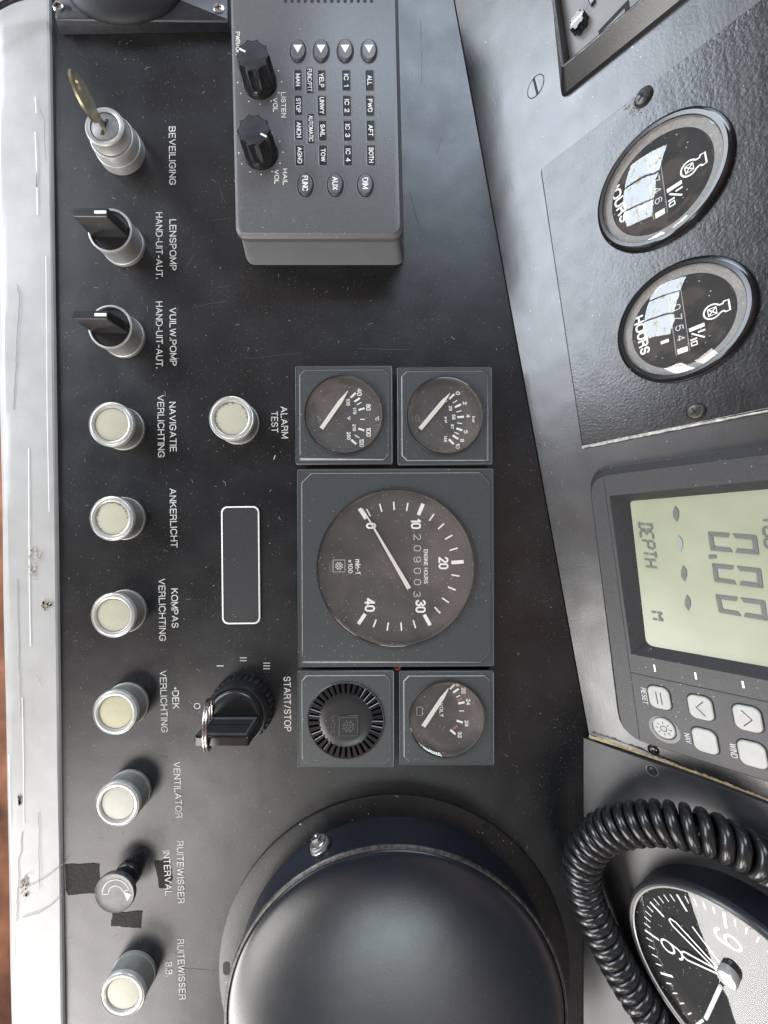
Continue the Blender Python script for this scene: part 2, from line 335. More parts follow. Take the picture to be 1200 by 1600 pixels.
def _a(cx, cy, rx, ry, a0, a1, n=None):
    n = n or max(3, int(abs(a1 - a0) / 22))
    return [(cx + rx * math.cos(math.radians(a0 + (a1 - a0) * k / n)), cy + ry * math.sin(math.radians(a0 + (a1 - a0) * k / n))) for k in range(n + 1)]
_O = lambda w: [_a(w / 2, .72, w / 2, .28, 0, 180) + _a(w / 2, .28, w / 2, .28, 180, 360) + [(w, .72)]]
GL = {   # capital height 1: (advance width, strokes)
 'A': (.66, [[(0, 0), (.33, 1), (.66, 0)], [(.115, .34), (.545, .34)]]),
 'B': (.56, [[(0, 0), (0, 1), (.30, 1)] + _a(.30, .765, .22, .235, 90, -90) + [(0, .53)], [(.30, .53)] + _a(.30, .265, .26, .265, 90, -90) + [(0, 0)]]),
 'C': (.62, [_a(.32, .68, .31, .32, 20, 180) + _a(.32, .32, .31, .32, 180, 340)]),
 'D': (.62, [[(0, 0), (0, 1), (.26, 1)] + _a(.26, .64, .36, .36, 90, 0) + _a(.26, .36, .36, .36, 0, -90) + [(0, 0), (0, .1)]]),
 'E': (.50, [[(.50, 1), (0, 1), (0, 0), (.50, 0)], [(0, .52), (.45, .52)]]),
 'F': (.48, [[(.48, 1), (0, 1), (0, 0)], [(0, .52), (.42, .52)]]),
 'G': (.66, [_a(.33, .68, .32, .32, 20, 180) + _a(.33, .32, .32, .32, 180, 330) + [(.64, .45), (.36, .45)]]),
 'H': (.58, [[(0, 0), (0, 1)], [(.58, 0), (.58, 1)], [(0, .52), (.58, .52)]]),
 'I': (.02, [[(.01, 0), (.01, 1)]]),
 'K': (.58, [[(0, 0), (0, 1)], [(.54, 1), (0, .40)], [(.20, .62), (.58, 0)]]),
 'L': (.46, [[(0, 1), (0, 0), (.46, 0)]]),
 'M': (.70, [[(0, 0), (0, 1), (.35, .12), (.70, 1), (.70, 0)]]),
 'N': (.58, [[(0, 0), (0, 1), (.58, 0), (.58, 1)]]),
 'O': (.68, [_a(.34, .66, .34, .34, 0, 180) + _a(.34, .34, .34, .34, 180, 360) + [(.68, .66)]]),
 'P': (.54, [[(0, 0), (0, 1), (.28, 1)] + _a(.28, .735, .25, .265, 90, -90) + [(0, .47)]]),
 'R': (.56, [[(0, 0), (0, 1), (.30, 1)] + _a(.30, .745, .24, .255, 90, -90) + [(0, .49)], [(.30, .49)] + _a(.32, .27, .20, .22, 90, 10) + [(.56, 0)]]),
 'S': (.56, [_a(.28, .755, .25, .245, 15, 180) + _a(.28, .70, .25, .18, 180, 235) + [(.40, .45)] + _a(.29, .27, .26, .27, 45, -165)]),
 'T': (.54, [[(0, 1), (.54, 1)], [(.27, 1), (.27, 0)]]),
 'U': (.58, [[(0, 1), (0, .28)] + _a(.29, .29, .29, .29, 180, 360) + [(.58, 1)]]),
 'V': (.62, [[(0, 1), (.31, 0), (.62, 1)]]),
 'W': (.90, [[(0, 1), (.22, 0), (.45, .95), (.68, 0), (.90, 1)]]),
 'X': (.58, [[(0, 0), (.58, 1)], [(0, 1), (.58, 0)]]),
 'Y': (.60, [[(0, 1), (.30, .44), (.60, 1)], [(.30, .44), (.30, 0)]]),
 '0': (.50, _O(.50)), '1': (.24, [[(0, .76), (.22, 1), (.22, 0)]]),
 '2': (.50, [_a(.25, .74, .25, .26, 170, -20) + [(0, 0), (.50, 0)]]),
 '3': (.50, [_a(.25, .76, .23, .24, 160, -90), _a(.25, .27, .25, .27, 85, -165)]),
 '4': (.54, [[(.40, 0), (.40, 1), (0, .28), (.54, .28)]]),
 '5': (.50, [[(.46, 1), (.08, 1), (.03, .50)] + _a(.25, .31, .25, .31, 130, -160)]),
 '6': (.50, [_a(.26, .74, .23, .26, 25, 170) + [(0, .34)] + _a(.25, .31, .25, .31, 180, 540)]),
 '7': (.48, [[(0, 1), (.48, 1), (.16, 0)]]),
 '8': (.50, [_a(.25, .76, .22, .24, 0, 360), _a(.25, .27, .25, .27, 0, 360)]),
 '9': (.50, [_a(.25, .69, .25, .31, 0, 360) + [(.50, .64)] + _a(.24, .26, .25, .26, 0, -155)]),
 '/': (.34, [[(0, -.02), (.34, 1.02)]]), '-': (.28, [[(0, .40), (.28, .40)]]), '.': (.04, [[(.02, 0), (.02, .12)]]), ',': (.06, [[(.05, .14), (0, -.1)]]),
 '°': (.18, [_a(.09, .9, .09, .1, 0, 360, 10)]),
 'b': (.44, [[(0, 1), (0, 0)], _a(.22, .32, .22, .32, 0, 360)]), 'a': (.42, [[(.42, .62), (.42, 0)], _a(.21, .31, .21, .31, 0, 360)]),
 'r': (.28, [[(0, .64), (0, 0)], _a(.22, .34, .22, .28, 180, 80)]), 'p': (.44, [[(0, .64), (0, -.3)], _a(.22, .32, .22, .32, 0, 360)]),
 's': (.36, [_a(.18, .49, .17, .15, 20, 200) + _a(.18, .16, .18, .17, 60, -160)]), 'i': (.02, [[(.01, 0), (.01, .64)], [(.01, .84), (.01, .96)]]),
 'm': (.70, [[(0, .64), (0, 0)], [(0, .45)] + _a(.175, .45, .175, .19, 180, 0) + [(.35, 0)], [(.35, .45)] + _a(.525, .45, .175, .19, 180, 0) + [(.70, 0)]]),
 'n': (.38, [[(0, .64), (0, 0)], [(0, .42)] + _a(.19, .42, .19, .22, 180, 0) + [(.38, 0)]]), 'x': (.42, [[(0, 0), (.42, .64)], [(0, .64), (.42, 0)]]),
 ' ': (.26, []), "'": (.04, [[(0, 1), (0, .7)]])}
def text(mb, s, c, L, H, z, rot=0.0, bold=.0, shear=0.0):
    """lettering s in plain strokes of even width, centred at c, L long and H high, lying at height z"""
    wt = (.118 + bold * 3.0) * H          # stroke width
    x = 0; segs = []
    for ch in s:
        w, st = GL[ch]; segs += [[(x + a, b) for a, b in p] for p in st]; x += w + .23
    tot = x - .23; ys = [b for p in segs for a, b in p]; y0, y1 = min(ys), max(ys)
    if y1 - y0 < .5: y0, y1 = 0, 1
    if len(s) > 1 or tot > .1: kx = (L - wt) / max(tot, .05)
    else: kx = H
    ky = (H - wt) / (y1 - y0); a_, b_ = math.cos(rot), math.sin(rot)
    parts = []
    for p in segs:      # sharp corners start a new stroke
        cur = [p[0]]
        for k in range(1, len(p)):
            cur.append(p[k])
            if k < len(p) - 1:
                u_, v_ = Vector((p[k][0] - p[k - 1][0], p[k][1] - p[k - 1][1])), Vector((p[k + 1][0] - p[k][0], p[k + 1][1] - p[k][1]))
                if u_.length > 1e-6 and v_.length > 1e-6 and u_.angle(v_) > 1.75: parts.append((cur, 1)); cur = [p[k]]
        parts.append((cur, 0))
    for i, (p, brk) in enumerate(parts):
        Q = [((X - tot / 2) * kx, (Y - (y0 + y1) / 2) * ky) for X, Y in p]
        P = [Vector(v) for v in Q]
        P = [P[0]] + [v for k, v in enumerate(P[1:]) if (v - P[k]).length > 1e-4]
        if len(P) < 2: continue
        n = len(P); d = [(P[k + 1] - P[k]).normalized() for k in range(n - 1)]
        closed = (P[0] - P[-1]).length < 1e-3
        ext = 0 if closed else wt * (.5 if len(P) > 2 or abs(d[0].x) < .05 or abs(d[0].y) < .05 else .12)
        if not closed: P[0] = P[0] - d[0] * ext; P[-1] = P[-1] + d[-1] * ext
        A_, B_ = [], []
        for k in range(n):
            if closed: d0, d1 = d[k - 1] if k else d[-1], d[k] if k < n - 1 else d[0]
            else: d0, d1 = d[max(k - 1, 0)], d[min(k, n - 2)]
            n0, n1 = Vector((-d0.y, d0.x)), Vector((-d1.y, d1.x)); m = n0 + n1
            if m.length < .3: m = n1 * 1.0; kk = .5
            else: kk = .5 / max(m.dot(n0) / 1.0, .55)
            A_.append(P[k] + m * wt * kk); B_.append(P[k] - m * wt * kk)
        vs = [(v.x * a_ - v.y * b_ + c[0], v.x * b_ + v.y * a_ + c[1], z + .02 * i) for v in A_ + B_]
        mb.add(vs, [(k, k + 1, n + k + 1, n + k) for k in range(n - 1)])
    return mb
def lettering(parent, s, c, L, H, z, m='print', rot=0.0, bold=.012, name='lettering', shear=0.0):
    return text(MB(), s, c, L, H, z, rot, bold, shear).build(name, m, parent, smooth=False)
def letter_px(parent, fr, s, p0, p1, H, h=.3, m='print', bold=.012, name='lettering', th=0.0):
    """lettering whose mid-line runs from photo point p0 to p1 on the plane fr at height h"""
    a = fr.loc(*p0, h); b = fr.loc(*p1, h); d = b - a
    return lettering(parent, s, ((a + b) / 2)[:2], d.length, H, h, m, math.atan2(d.y, d.x), bold, name)

def screw(parent, c, r, z, m='steel', rot=.3, name='screw', cross=True, hgt=.28):
    mb = MB().lathe([(r, z), (r, z + r * .12), (r * .8, z + r * hgt * .8), (r * .45, z + r * hgt)], c, 20)
    o = mb.build(name, m, parent)
    x = MB()
    if cross:
        for k in (0, PI / 2): x.box((c[0], c[1], z + r * hgt * .5), (r * 1.15, r * .26, r * hgt * .52), rot + k)
    else: x.box((c[0], c[1], z + r * hgt * .5), (r * 1.8, r * .22, r * hgt * .54), rot)
    x.build('screw_recess', 'blackmatte', o)
    return o

# ================================================================== THE SETTING
# console top (photo plane)
def creasex(py): return 709.8 + .183 * py
ca = thing('console_top', 'black painted flat console top carrying the switches and gauges', None, FA, kind='structure')
def A(px, py, z=0.0):
    v = FA.loc(px, py, z); return (v.x, v.y)
pts = [A(70, -120), A(70, 1720), A(creasex(1720) - 1.5, 1720), A(creasex(-120) - 1.5, -120)]
MB().prism(pts, -7, 0).build('panel_sheet', 'panel', ca, smooth=False)
LT = [('BEVEILIGING', (269, 197.5), (269.8, 289.3)), ('LENSPOMP', (270, 342.7), (270.6, 422.7)), ('HAND-UIT-AUT.', (248.6, 331.7), (249.3, 436)),
      ('VUILW.POMP', (270, 480.7), (271, 571.7)), ('HAND-UIT-AUT.', (248.6, 471), (249.5, 576)), ('NAVIGATIE', (269.3, 628), (271, 705.5)),
      ('VERLICHTING', (251, 617), (252.3, 715)), ('ANKERLICHT', (269.8, 763), (272.3, 855.5)), ('KOMPAS', (272.5, 919.5), (273.8, 981)),
      ('VERLICHTING', (252.8, 904), (254.3, 1001.5)), ('DEK', (274, 1079), (275, 1107.5)), ('VERLICHTING', (254.7, 1047.7), (257.5, 1144.3)),
      ('VENTILATOR', (276, 1190.5), (280, 1277.3)), ('RUITEWISSER', (281.3, 1313.7), (283.4, 1411)), ('INTERVAL', (260, 1328.8), (263.8, 1398.8)),
      ('RUITEWISSER', (282, 1467), (285.5, 1561.5)), ('B.B.', (263.5, 1502.7), (264.5, 1525.8)), ('ALARM', (443.5, 635), (445.3, 685)),
      ('TEST', (428.8, 642.5), (429.5, 675.8)), ('START/STOP', (448.5, 1057), (449.7, 1142.8))]
for s, p0, p1 in LT:
    letter_px(ca, FA, s, p0, p1, 10.6 if s != 'START/STOP' else 11.4, .35 if s != 'INTERVAL' else .35, 'print', .004)
letter_px(ca, FA, 'O', (308, 1098.6), (308, 1107.8), 10.2, .35, 'print', .0)
for px, py, k in ((344, 1040.4, 1), (380.3, 1030, 2), (416.7, 1040.4, 3)):
    mb = MB()
    for i in range(k):
        c = A(px, py + (i - (k - 1) / 2) * 4.4); mb.box((c[0], c[1], .05), (1.3, 10.6, .3))
    mb.build('position_mark', 'print', ca)
mb = MB(); c = A(274, 1075.5); mb.box((c[0], c[1], .05), (3, 3, .3), PI / 4); mb.build('bullet_mark', 'print', ca)
mb = MB(); c = A(429, 714.5); mb.box((c[0], c[1], .05), (7, 1.1, .3), -.35); mb.build('accent_mark', 'print', ca)
MB().prism([A(655, -200), A(975, 1720), A(1100, 1720), A(760, -200)], -16, -9).build('joint_backing', 'blackmatte', ca, smooth=False)
# dust fibres and scratches
mb = MB()
for i in range(420):
    px, py = random.uniform(100, 880), random.uniform(50, 1590)
    if random.random() < .45: px = random.uniform(100, 460)
    if px > creasex(py) - 12: continue
    L = random.uniform(1, 4) if random.random() < .85 else random.uniform(5, 10); a = random.uniform(0, PI); k = random.uniform(-.6, .6)
    c = Vector(A(px, py)); p = [c]
    for j in range(3): p.append(p[-1] + Vector((math.cos(a), math.sin(a))) * L / 3); a += k
    mb.strip(p, random.uniform(.4, .8), .15, th=.1)
mb.build('dust_fibres', 'fibre', ca, smooth=False)['kind'] = 'stuff'
mb = MB()
for p0, p1 in [((340, 282), (352, 318)), ((346, 300), (347, 320)), ((305, 395), (290, 420)), ((505, 250), (508, 275)), ((330, 345), (375, 338)), ((300, 480), (355, 470)), ((340, 450), (362, 446)), ((228, 1350), (245, 1322)), ((193, 1340), (235, 1325)), ((283, 1512), (340, 1517)), ((690, 215), (682, 240)), ((657, 30), (659, 130)), ((686, 410), (700, 430)), ((560, 545), (640, 546)), ((795, 1140), (797, 1162)), ((640, 300), (662, 380)), ((250, 1180), (262, 1184)), ((380, 560), (470, 552))]:
    n = 7; P = []
    for k in range(n + 1):
        t = k / n; c = A(p0[0] * (1 - t) + p1[0] * t + random.uniform(-1, 1), p0[1] * (1 - t) + p1[1] * t + random.uniform(-1, 1)); P.append(c)
    mb.strip(P, random.uniform(.4, .8), .12, th=.08)
mb.build('fine_scratches', 'scratch', ca, smooth=False)['kind'] = 'stuff'

# raised console wall (slanting face on the photo's right)
cb = thing('console_upright', 'slanting black painted console face rising beside the top', None, FB, kind='structure')
def B(px, py, h=0.0):
    v = FB.loc(px, py, h); return (v.x, v.y)
c0, c1 = FB.loc(creasex(-150), -150), FB.loc(creasex(1300), 1300)
u0 = c0.y
MB().prism([(c0.x - 300, u0 + .8), (c1.x - 40, u0 + .8), (c1.x - 60, u0 + 900), (c0.x - 300, u0 + 900)], -8, 0).build('panel_sheet', 'panelB', cb, smooth=False)
v = FB.loc(837, 135); mb = MB().ring(11.6, 12.6, .2, v[:2], 28); mb.build('screw_seat', 'blackmatte', cb)
sc = MB().lathe([(11.2, -.2), (11.2, .25)], v[:2], 28).build('countersunk_screw', 'panelB', cb)
MB().box((v.x, v.y, .2), (22, 3.0, .3), .06).build('screw_slot', 'blackmatte', sc)

# white painted edge board, left of the console top
wb = thing('edge_board', 'white painted wooden edge board with cracks and chipped paint', 'board', FA)
prof = [(0, -60), (0, 1), (1.0, 4), (3.0, 5.5), (62, 7), (70, 6.6), (76, 4.5), (86, -2), (88.5, -6), (91, -16), (92, -60)]
mb = MB(); loops = []
def edge_x(py): return 81.5 + (py - 50) * .0137
for k in range(61):
    py = -150 + 1900 * k / 60; L = []
    sq = 1.10 - .10 * (py / 1600)
    for d, z in prof:
        w = .35 * math.sin(py * .013 + d) * (0 if d in (0,) else 1)
        px = edge_x(py) - d * sq + w
        L.append((CY * 0 + (py - CY), px - CX, z + .3 * math.sin(py * .021 + d * .3)))
    loops.append(L)
mb.loft(loops, True, True).build('board', 'white', wb, ang=12)
mb = MB()
def W(px, py, z=8.2): v = FA.loc(px, py, z); return (v.x, v.y)
for P in ([(27, 905), (28, 960), (29, 1010), (31, 1080), (33, 1122)], [(34, 1300), (33, 1330), (28, 1345), (29, 1372), (27, 1400), (26, 1440)], [(60, 1270), (61, 1350), (62, 1390)],
          [(57, 1055), (62, 1064), (66, 1073)], [(44, 1364), (52, 1365)], [(26, 445), (30, 460), (25, 560), (21, 640)], [(62, 170), (70, 190), (69, 220), (72, 250)],
          [(30, 1387), (50, 1383), (75, 1369), (98, 1350)], [(35, 1433), (60, 1427), (80, 1415), (97, 1398)]):
    Q = []
    for i in range(len(P) - 1):
        for k in range(8):
            t = k / 8; Q.append(W(P[i][0] * (1 - t) + P[i + 1][0] * t + random.uniform(-.7, .7), P[i][1] * (1 - t) + P[i + 1][1] * t))
    Q.append(W(*P[-1])); MB().strip(Q, random.uniform(.6, 1.1), 7.6, th=.25).build('paint_crack', 'crack', wb, smooth=False)
for P in ([(54, 150), (55, 162), (56, 176)], [(54, 205), (56, 250), (57, 292)], [(57, 268), (57, 300), (58, 335)], [(44, 700), (45, 900), (47, 1010)], [(34, 1090), (36, 1200), (37, 1290)], [(71, 400), (73, 640), (76, 800)], [(13, 1180), (17, 1350), (22, 1500)]):
    Q = [W(*p) for p in P]; MB().strip(Q, random.uniform(.8, 1.5), 7.4, th=.2).build('paint_ridge', 'printb', wb, smooth=False)
for (px, py, rx, ry, sd) in ((54, 883, 11, 26, 3), (72, 946, 8, 7, 5), (37, 1388, 5, 22, 8), (30, 1250, 3, 8, 9)):
    rnd = random.Random(sd); mb = MB()
    for i in range(26):
        a = rnd.uniform(0, 2 * PI); k = rnd.random() ** .5; c = W(px + rx * k * math.cos(a), py + ry * k * math.sin(a))
        r = rnd.uniform(.8, 2.4); n = 6; ph = rnd.random() * 6
        mb.add([(c[0] + r * rnd.uniform(.6, 1.3) * 1.5 * math.cos(2 * PI * j / n + ph), c[1] + r * rnd.uniform(.6, 1.2) * math.sin(2 * PI * j / n + ph), 7.75) for j in range(n)], [tuple(range(n))])
    mb.build('paint_chip', 'chip', wb, smooth=False)
cf = Fr((0, 0, -1900), (0, -1, 0), (1, 0, 0))
o = MB().prism([(-6000, -6000), (6000, -6000), (6000, 4000), (-6000, 4000)], -10, 0).build('floor', 'cabfloor', None, cf.mat()); tag(o, 'out of focus orange brown floor far below the white edge board', None, kind='structure')

# ================================================================== THINGS ON THE CONSOLE TOP
M['lensyellow'] = mat('yellowed_button_lens', (.44, .41, .27), .42, var=.05, vs_=14)
LENS = [M['lens'], mat('pale_button_lens', (.43, .425, .35), .40, var=.05, vs_=12), mat('dull_cream_lens', (.40, .385, .29), .45, var=.07, vs_=18)]
def round_button(px, py, label, grime=False):
    f = frA(px, py); t = thing('push_button', label, 'push button', f, 'round cream push buttons')
    MB().lathe([(33.2, 0), (33.2, 4), (32.2, 4.6), (32.2, 24), (32.6, 25)], n=56, cap1=False).build('collar', 'greycollar', t)
    MB().lathe([(32.6, 25), (33.4, 26), (33.4, 30), (32.4, 31.6), (31.6, 31.2), (31.2, 30.6), (30.2, 31.6), (28.0, 31.9), (25.4, 30.6), (24.6, 28.5), (24.4, 26)], n=56, cap1=False).build('rim', 'rimwhite', t)
    MB().lathe([(24.8, 26), (24.6, 28.2), (23.6, 29.2), (18, 29.7), (9, 30.0), (1, 30.1)], n=48).build('button_lens', LENS[len(bpy.data.objects) % len(LENS)] if 'yellowish' not in label else M['lensyellow'], t)
    t.rotation_euler.x += random.uniform(-.012, .012); t.rotation_euler.y += random.uniform(-.012, .012)
    if grime:
        mb = MB()
        for i in range(40):
            a = random.uniform(1.6, 5.6); r = 23.3 + random.uniform(-1.4, .5); sz = random.uniform(.4, 1.2)
            mb.add([(r * math.cos(a) + sz * math.cos(k), r * math.sin(a) + sz * math.sin(k), 29.75) for k in (0, 1.2, 2.5, 3.9, 5.1)], [(0, 1, 2, 3, 4)])
        mb.build('grime', 'lensgrime', t, smooth=False)
    return t
for px, py, lab, g in [(194, 670.7, 'cream push button beside the lettering NAVIGATIE VERLICHTING', 0), (195.5, 810, 'cream push button with grimy lens edge beside the lettering ANKERLICHT', 1),
                    (197.3, 954, 'cream push button beside the lettering KOMPAS VERLICHTING', 0), (200, 1099, 'yellowish push button beside the lettering DEK VERLICHTING', 0),
                    (203.6, 1235, 'cream push button beside the lettering VENTILATOR', 0), (211.3, 1517.4, 'cream push button beside the lettering RUITEWISSER B.B.', 0),
                    (372.5, 661.8, 'cream push button beside the lettering ALARM TEST', 1)]:
    round_button(px, py, lab, g)

def selector(px, py, label):
    t = thing('selector_switch', label, 'selector switch', frA(px, py), 'black handled selector switches')
    MB().lathe([(32.5, 0), (32.5, 5), (31.6, 5.8), (31.6, 28), (32.6, 32), (32.4, 33.4), (31.0, 34), (29.4, 33.6), (28.8, 31), (28.8, 26)], n=56, cap1=False).build('collar', 'alu', t)
    MB().lathe([(28.6, 26), (28.4, 30), (27.4, 31), (1, 31)], n=48).build('cap', 'blackplastic', t)
    k = MB(); w = 6.6
    lo = [(-w - 1.5, -28), (w + 1.5, -28), (w + 1.5, 27), (-w - 1.5, 27)]; hi = [(-w, -30), (w, -30), (w, 21), (-w, 21)]
    lo = rpoly(lo, 3, 3); hi = rpoly(hi, 3, 3); hi2 = inset(hi, 1.2)
    k.loft([[(x, y, 31) for x, y in lo], [(x, y, 66.5) for x, y in hi], [(x, y, 68) for x, y in hi2]]).build('handle', 'blackplastic', t)
    MB().prism(rr(0, 10, 4.2, 17, 1.2, 3), 67.8, 68.5, .2).build('white_inlay', 'printb', t)
    return t
selector(194.5, 384.5, 'selector switch with black handle beside the lettering LENSPOMP')
selector(194.8, 527.2, 'selector switch with black handle beside the lettering VUILW.POMP')

# key lock, key
f = frA(191, 238)
t = thing('key_lock', 'silver cylinder lock switch beside the lettering BEVEILIGING', 'key switch', f)
MB().lathe([(36, 0), (36, 3), (35.4, 12), (34.6, 12.6), (33.6, 23), (32.6, 25.4), (30.6, 26)], n=56, cap1=False).build('base_collar', 'alu', t)
MB().lathe([(30.4, 24), (29.8, 27), (28.6, 28.6), (28.6, 38), (28.6, 40), (27.2, 41.3), (23, 41.5), (21.4, 40.4), (21.2, 37)], n=56, cap1=False).build('barrel', 'alu', t)
MB().lathe([(21, 37), (20.8, 39.2), (19.8, 39.8), (1, 40)], n=40).build('lock_plug', mat('grey_lock_plug', (.20, .20, .195), .45, metal=.3, var=.2, vs_=6), t)
ka = math.atan2(.33, .94)     # blade direction in the lock frame (along the slot)
MB().ring(20.4, 21.6, 40.2, n=48).build('plug_gap', 'blackmatte', t)
MB().ring(30.2, 31.0, 26.15, n=48).build('collar_gap', 'blackmatte', t)
MB().box((0, 0, 39.9), (24, 4.0, .6), -ka + PI).build('key_slot', 'blackmatte', t)
kf = Fr(f.at((0, 0, 40)), Vector((-.20, .98, 0)), Vector((0, 0, 1)))
k = thing('key', 'flat brass key standing in the silver BEVEILIGING lock', 'key', kf)
bow = []
for j in range(40):
    a = 2 * PI * j / 40; bow.append((2 + 25 * math.cos(a), 39 + 26 * math.sin(a)))
hole = [(4 + 7 * math.cos(2 * PI * j / 40), 53 + 5 * math.sin(2 * PI * j / 40)) for j in range(40)]
mb = MB(); mb.loft([[(x, y, -1.7) for x, y in hole], [(x, y, -1.7) for x, y in bow], [(x, y, 1.7) for x, y in bow], [(x, y, 1.7) for x, y in hole], [(x, y, -1.7) for x, y in hole]], False, False)
mb.build('bow', 'brass', k)
mb = MB().prism([(-7, -14), (7, -14), (8.5, 8), (10, 18), (-7, 18), (-8, 8)], -1.3, 1.3).build('blade', 'brass', k)

# blank legend plate
f = frA(377, 882.8, 0, .55)
t = thing('legend_plate', 'blank dark rectangular plate with white rounded outline on the console top', 'plate', f)
MB().prism(rr(0, 0, 184, 60, 9, 5), .2, 2.4, .5).build('plate', 'inst', t)
o1 = rr(0, 0, 184, 60, 10, 5); i1 = rr(0, 0, 179, 55, 8, 5)
MB().loft([[(x, y, 2.5) for x, y in inset(o1, .3)], [(x, y, 2.9) for x, y in inset(o1, .9)], [(x, y, 2.9) for x, y in i1], [(x, y, 2.5) for x, y in i1]], False, False).build('outline', 'printb', t)

# start/stop switch
f = frA(380, 1103)
t = thing('starter_switch', 'black knurled ignition switch beside the lettering START/STOP', 'ignition switch', f)
mb = MB(); n = 132; L0 = []; 
for z, r in ((0, 48.5), (12, 48), (15, 46.5)):
    L0.append([((r + (1.3 if (j // 2) % 2 else -1.2)) * math.cos(2 * PI * j / n), (r + (1.3 if (j // 2) % 2 else -1.2)) * math.sin(2 * PI * j / n), z) for j in range(n)])
mb.loft(L0).build('knurled_ring', 'blackplastic', t, ang=25)
MB().lathe([(46, 14), (45.4, 24), (45, 30), (43.8, 33), (41.5, 33.6), (40.2, 32.4), (39.6, 33), (38.8, 37), (36, 39.5), (30, 40.4), (1, 40.6)], n=64).build('switch_body', 'blackplastic', t)
kf = Fr(f.at((3, 0, 40)), Vector((1, 0, 0)), Vector((0, 0, 1)))
# key head stands across the switch
k = thing('ignition_key', 'black plastic headed key in the START/STOP switch', 'key', kf)
out = rpoly([(-33, 0), (40, 0), (40, 56), (-33, 56)], [2, 2, 3, 3], 3)
mb = MB(); mb.loft([[(x, y, -6) for x, y in inset(out, 1)], [(x, y, -5) for x, y in out], [(x, y, 5) for x, y in out], [(x, y, 6) for x, y in inset(out, 1)]]).build('key_head', 'blackgloss', k)
fr_o = [(-30, 4), (36, 4), (36, 51), (-30, 51)]; fr_i = inset(fr_o, 4)
z = -6.0
MB().loft([[(x, y, z + .2) for x, y in fr_o], [(x, y, z - 1.6) for x, y in inset(fr_o, .6)], [(x, y, z - 1.6) for x, y in inset(fr_o, 3)], [(x, y, z + .2) for x, y in fr_i]], False, False).build('raised_border', 'hailbtn', k, ang=15)  # lighter grey than the head, standing for its highlighted edges
MB().loft([[(x, y, z - .05) for x, y in fr_i], [(x, y, z - .1) for x, y in inset(fr_i, .5)]]).build('sunk_panel', 'blackmatte', k, ang=15)
MB().box((3, 24, -7.2), (52, 1.3, 1.2)).build('raised_rib', 'blackplastic', k)
MB().lathe([(4, -6.2), (3.6, -6.5), (1, -6.5)], (-22, 34), 16).build('ring_hole', 'blackmatte', k)
MB().box((0, -8, -1.2), (30, 16, 2.4)).build('key_blade', 'steel', k)
ro = f.at((-8, -24, 72)); ru = Vector((.25, 0, .97)).normalized()
t = thing('key_ring', 'coppery steel split ring threaded through the ignition key', 'key ring', Fr(ro, Vector((0, -1, 0)), ru))
mb = MB(); P = []
for j in range(97):
    a = 2 * PI * j / 48
    P.append((32 * math.cos(a), 32 * math.sin(a), -3.2 + 6.4 * j / 96))
mb.tube(P, 1.8, 8).build('split_ring', 'copper', t, ang=60)

# interval knob
f = frA(200, 1366)
t = thing('interval_knob', 'dark stem rotary knob with metal cap and curved arrow, INTERVAL', 'rotary knob', f)
MB().lathe([(19, 0), (19, 3), (17.5, 5), (18, 14), (24, 22), (28.6, 25), (29.4, 28)], n=48, cap1=False).build('stem', 'blackplastic', t)
MB().lathe([(29.4, 26), (30, 28.5), (29.6, 31.4), (28.6, 32.2), (27.6, 31.8), (20, 31.6), (1, 31.6)], n=56).build('cap', mat('worn_dark_metal_cap', (.085, .085, .085), .45, metal=.3, var=.35, vs_=14, bump=.1, bs=6), t)
ar = []
mb = MB()
def arc(r, a0, a1, n=18): return [(r * math.cos(math.radians(a0 + (a1 - a0) * k / n)), r * math.sin(math.radians(a0 + (a1 - a0) * k / n))) for k in range(n + 1)]
o1 = arc(20, -85, -255) ; i1 = arc(11, -255, -85)
mb.strip([(x - 0, y + 2) for x, y in o1 + i1], 1.6, 31.7, True, th=.2)
mb.add([(-2 + 3, 27 - 2, 31.95), (10 + 2, 19, 31.95), (-3, 13, 31.95)], [(0, 1, 2)])
mb.build('arrow_mark', 'print', t, smooth=False)
# tape patches
for i, (P, lab) in enumerate([([(101, 1350), (155, 1349), (158, 1394), (106, 1398), (103, 1388)], 'ragged black tape patch between the white edge board and the interval knob'),
                 ([(176, 1426), (223, 1423), (220, 1450), (196, 1448), (173, 1446)], 'ragged black tape scrap just past the interval knob towards the lower buttons'),
                 ([(241, 1345), (266, 1342), (270, 1372), (262, 1388), (249, 1388)], 'narrow black tape scrap beside the lettering INTERVAL')]):
    c = (sum(p[0] for p in P) / len(P), sum(p[1] for p in P) / len(P)); f = frA(*c)
    Q = []
    for j in range(len(P)):
        a, b = P[j], P[(j + 1) % len(P)]
        for k in range(5):
            t_ = k / 5; w = random.uniform(-.9, .9); Q.append((a[1] * (1 - t_) + b[1] * t_ - c[1] + w, a[0] * (1 - t_) + b[0] * t_ - c[0] + w))
    z0 = .1 if i < 2 else .1
    o = MB().prism(Q, .02, .22 if i == 2 else .5).build('tape_patch', 'tape', None, f.mat(), smooth=False); tag(o, lab, 'tape', 'black tape scraps round the interval knob')

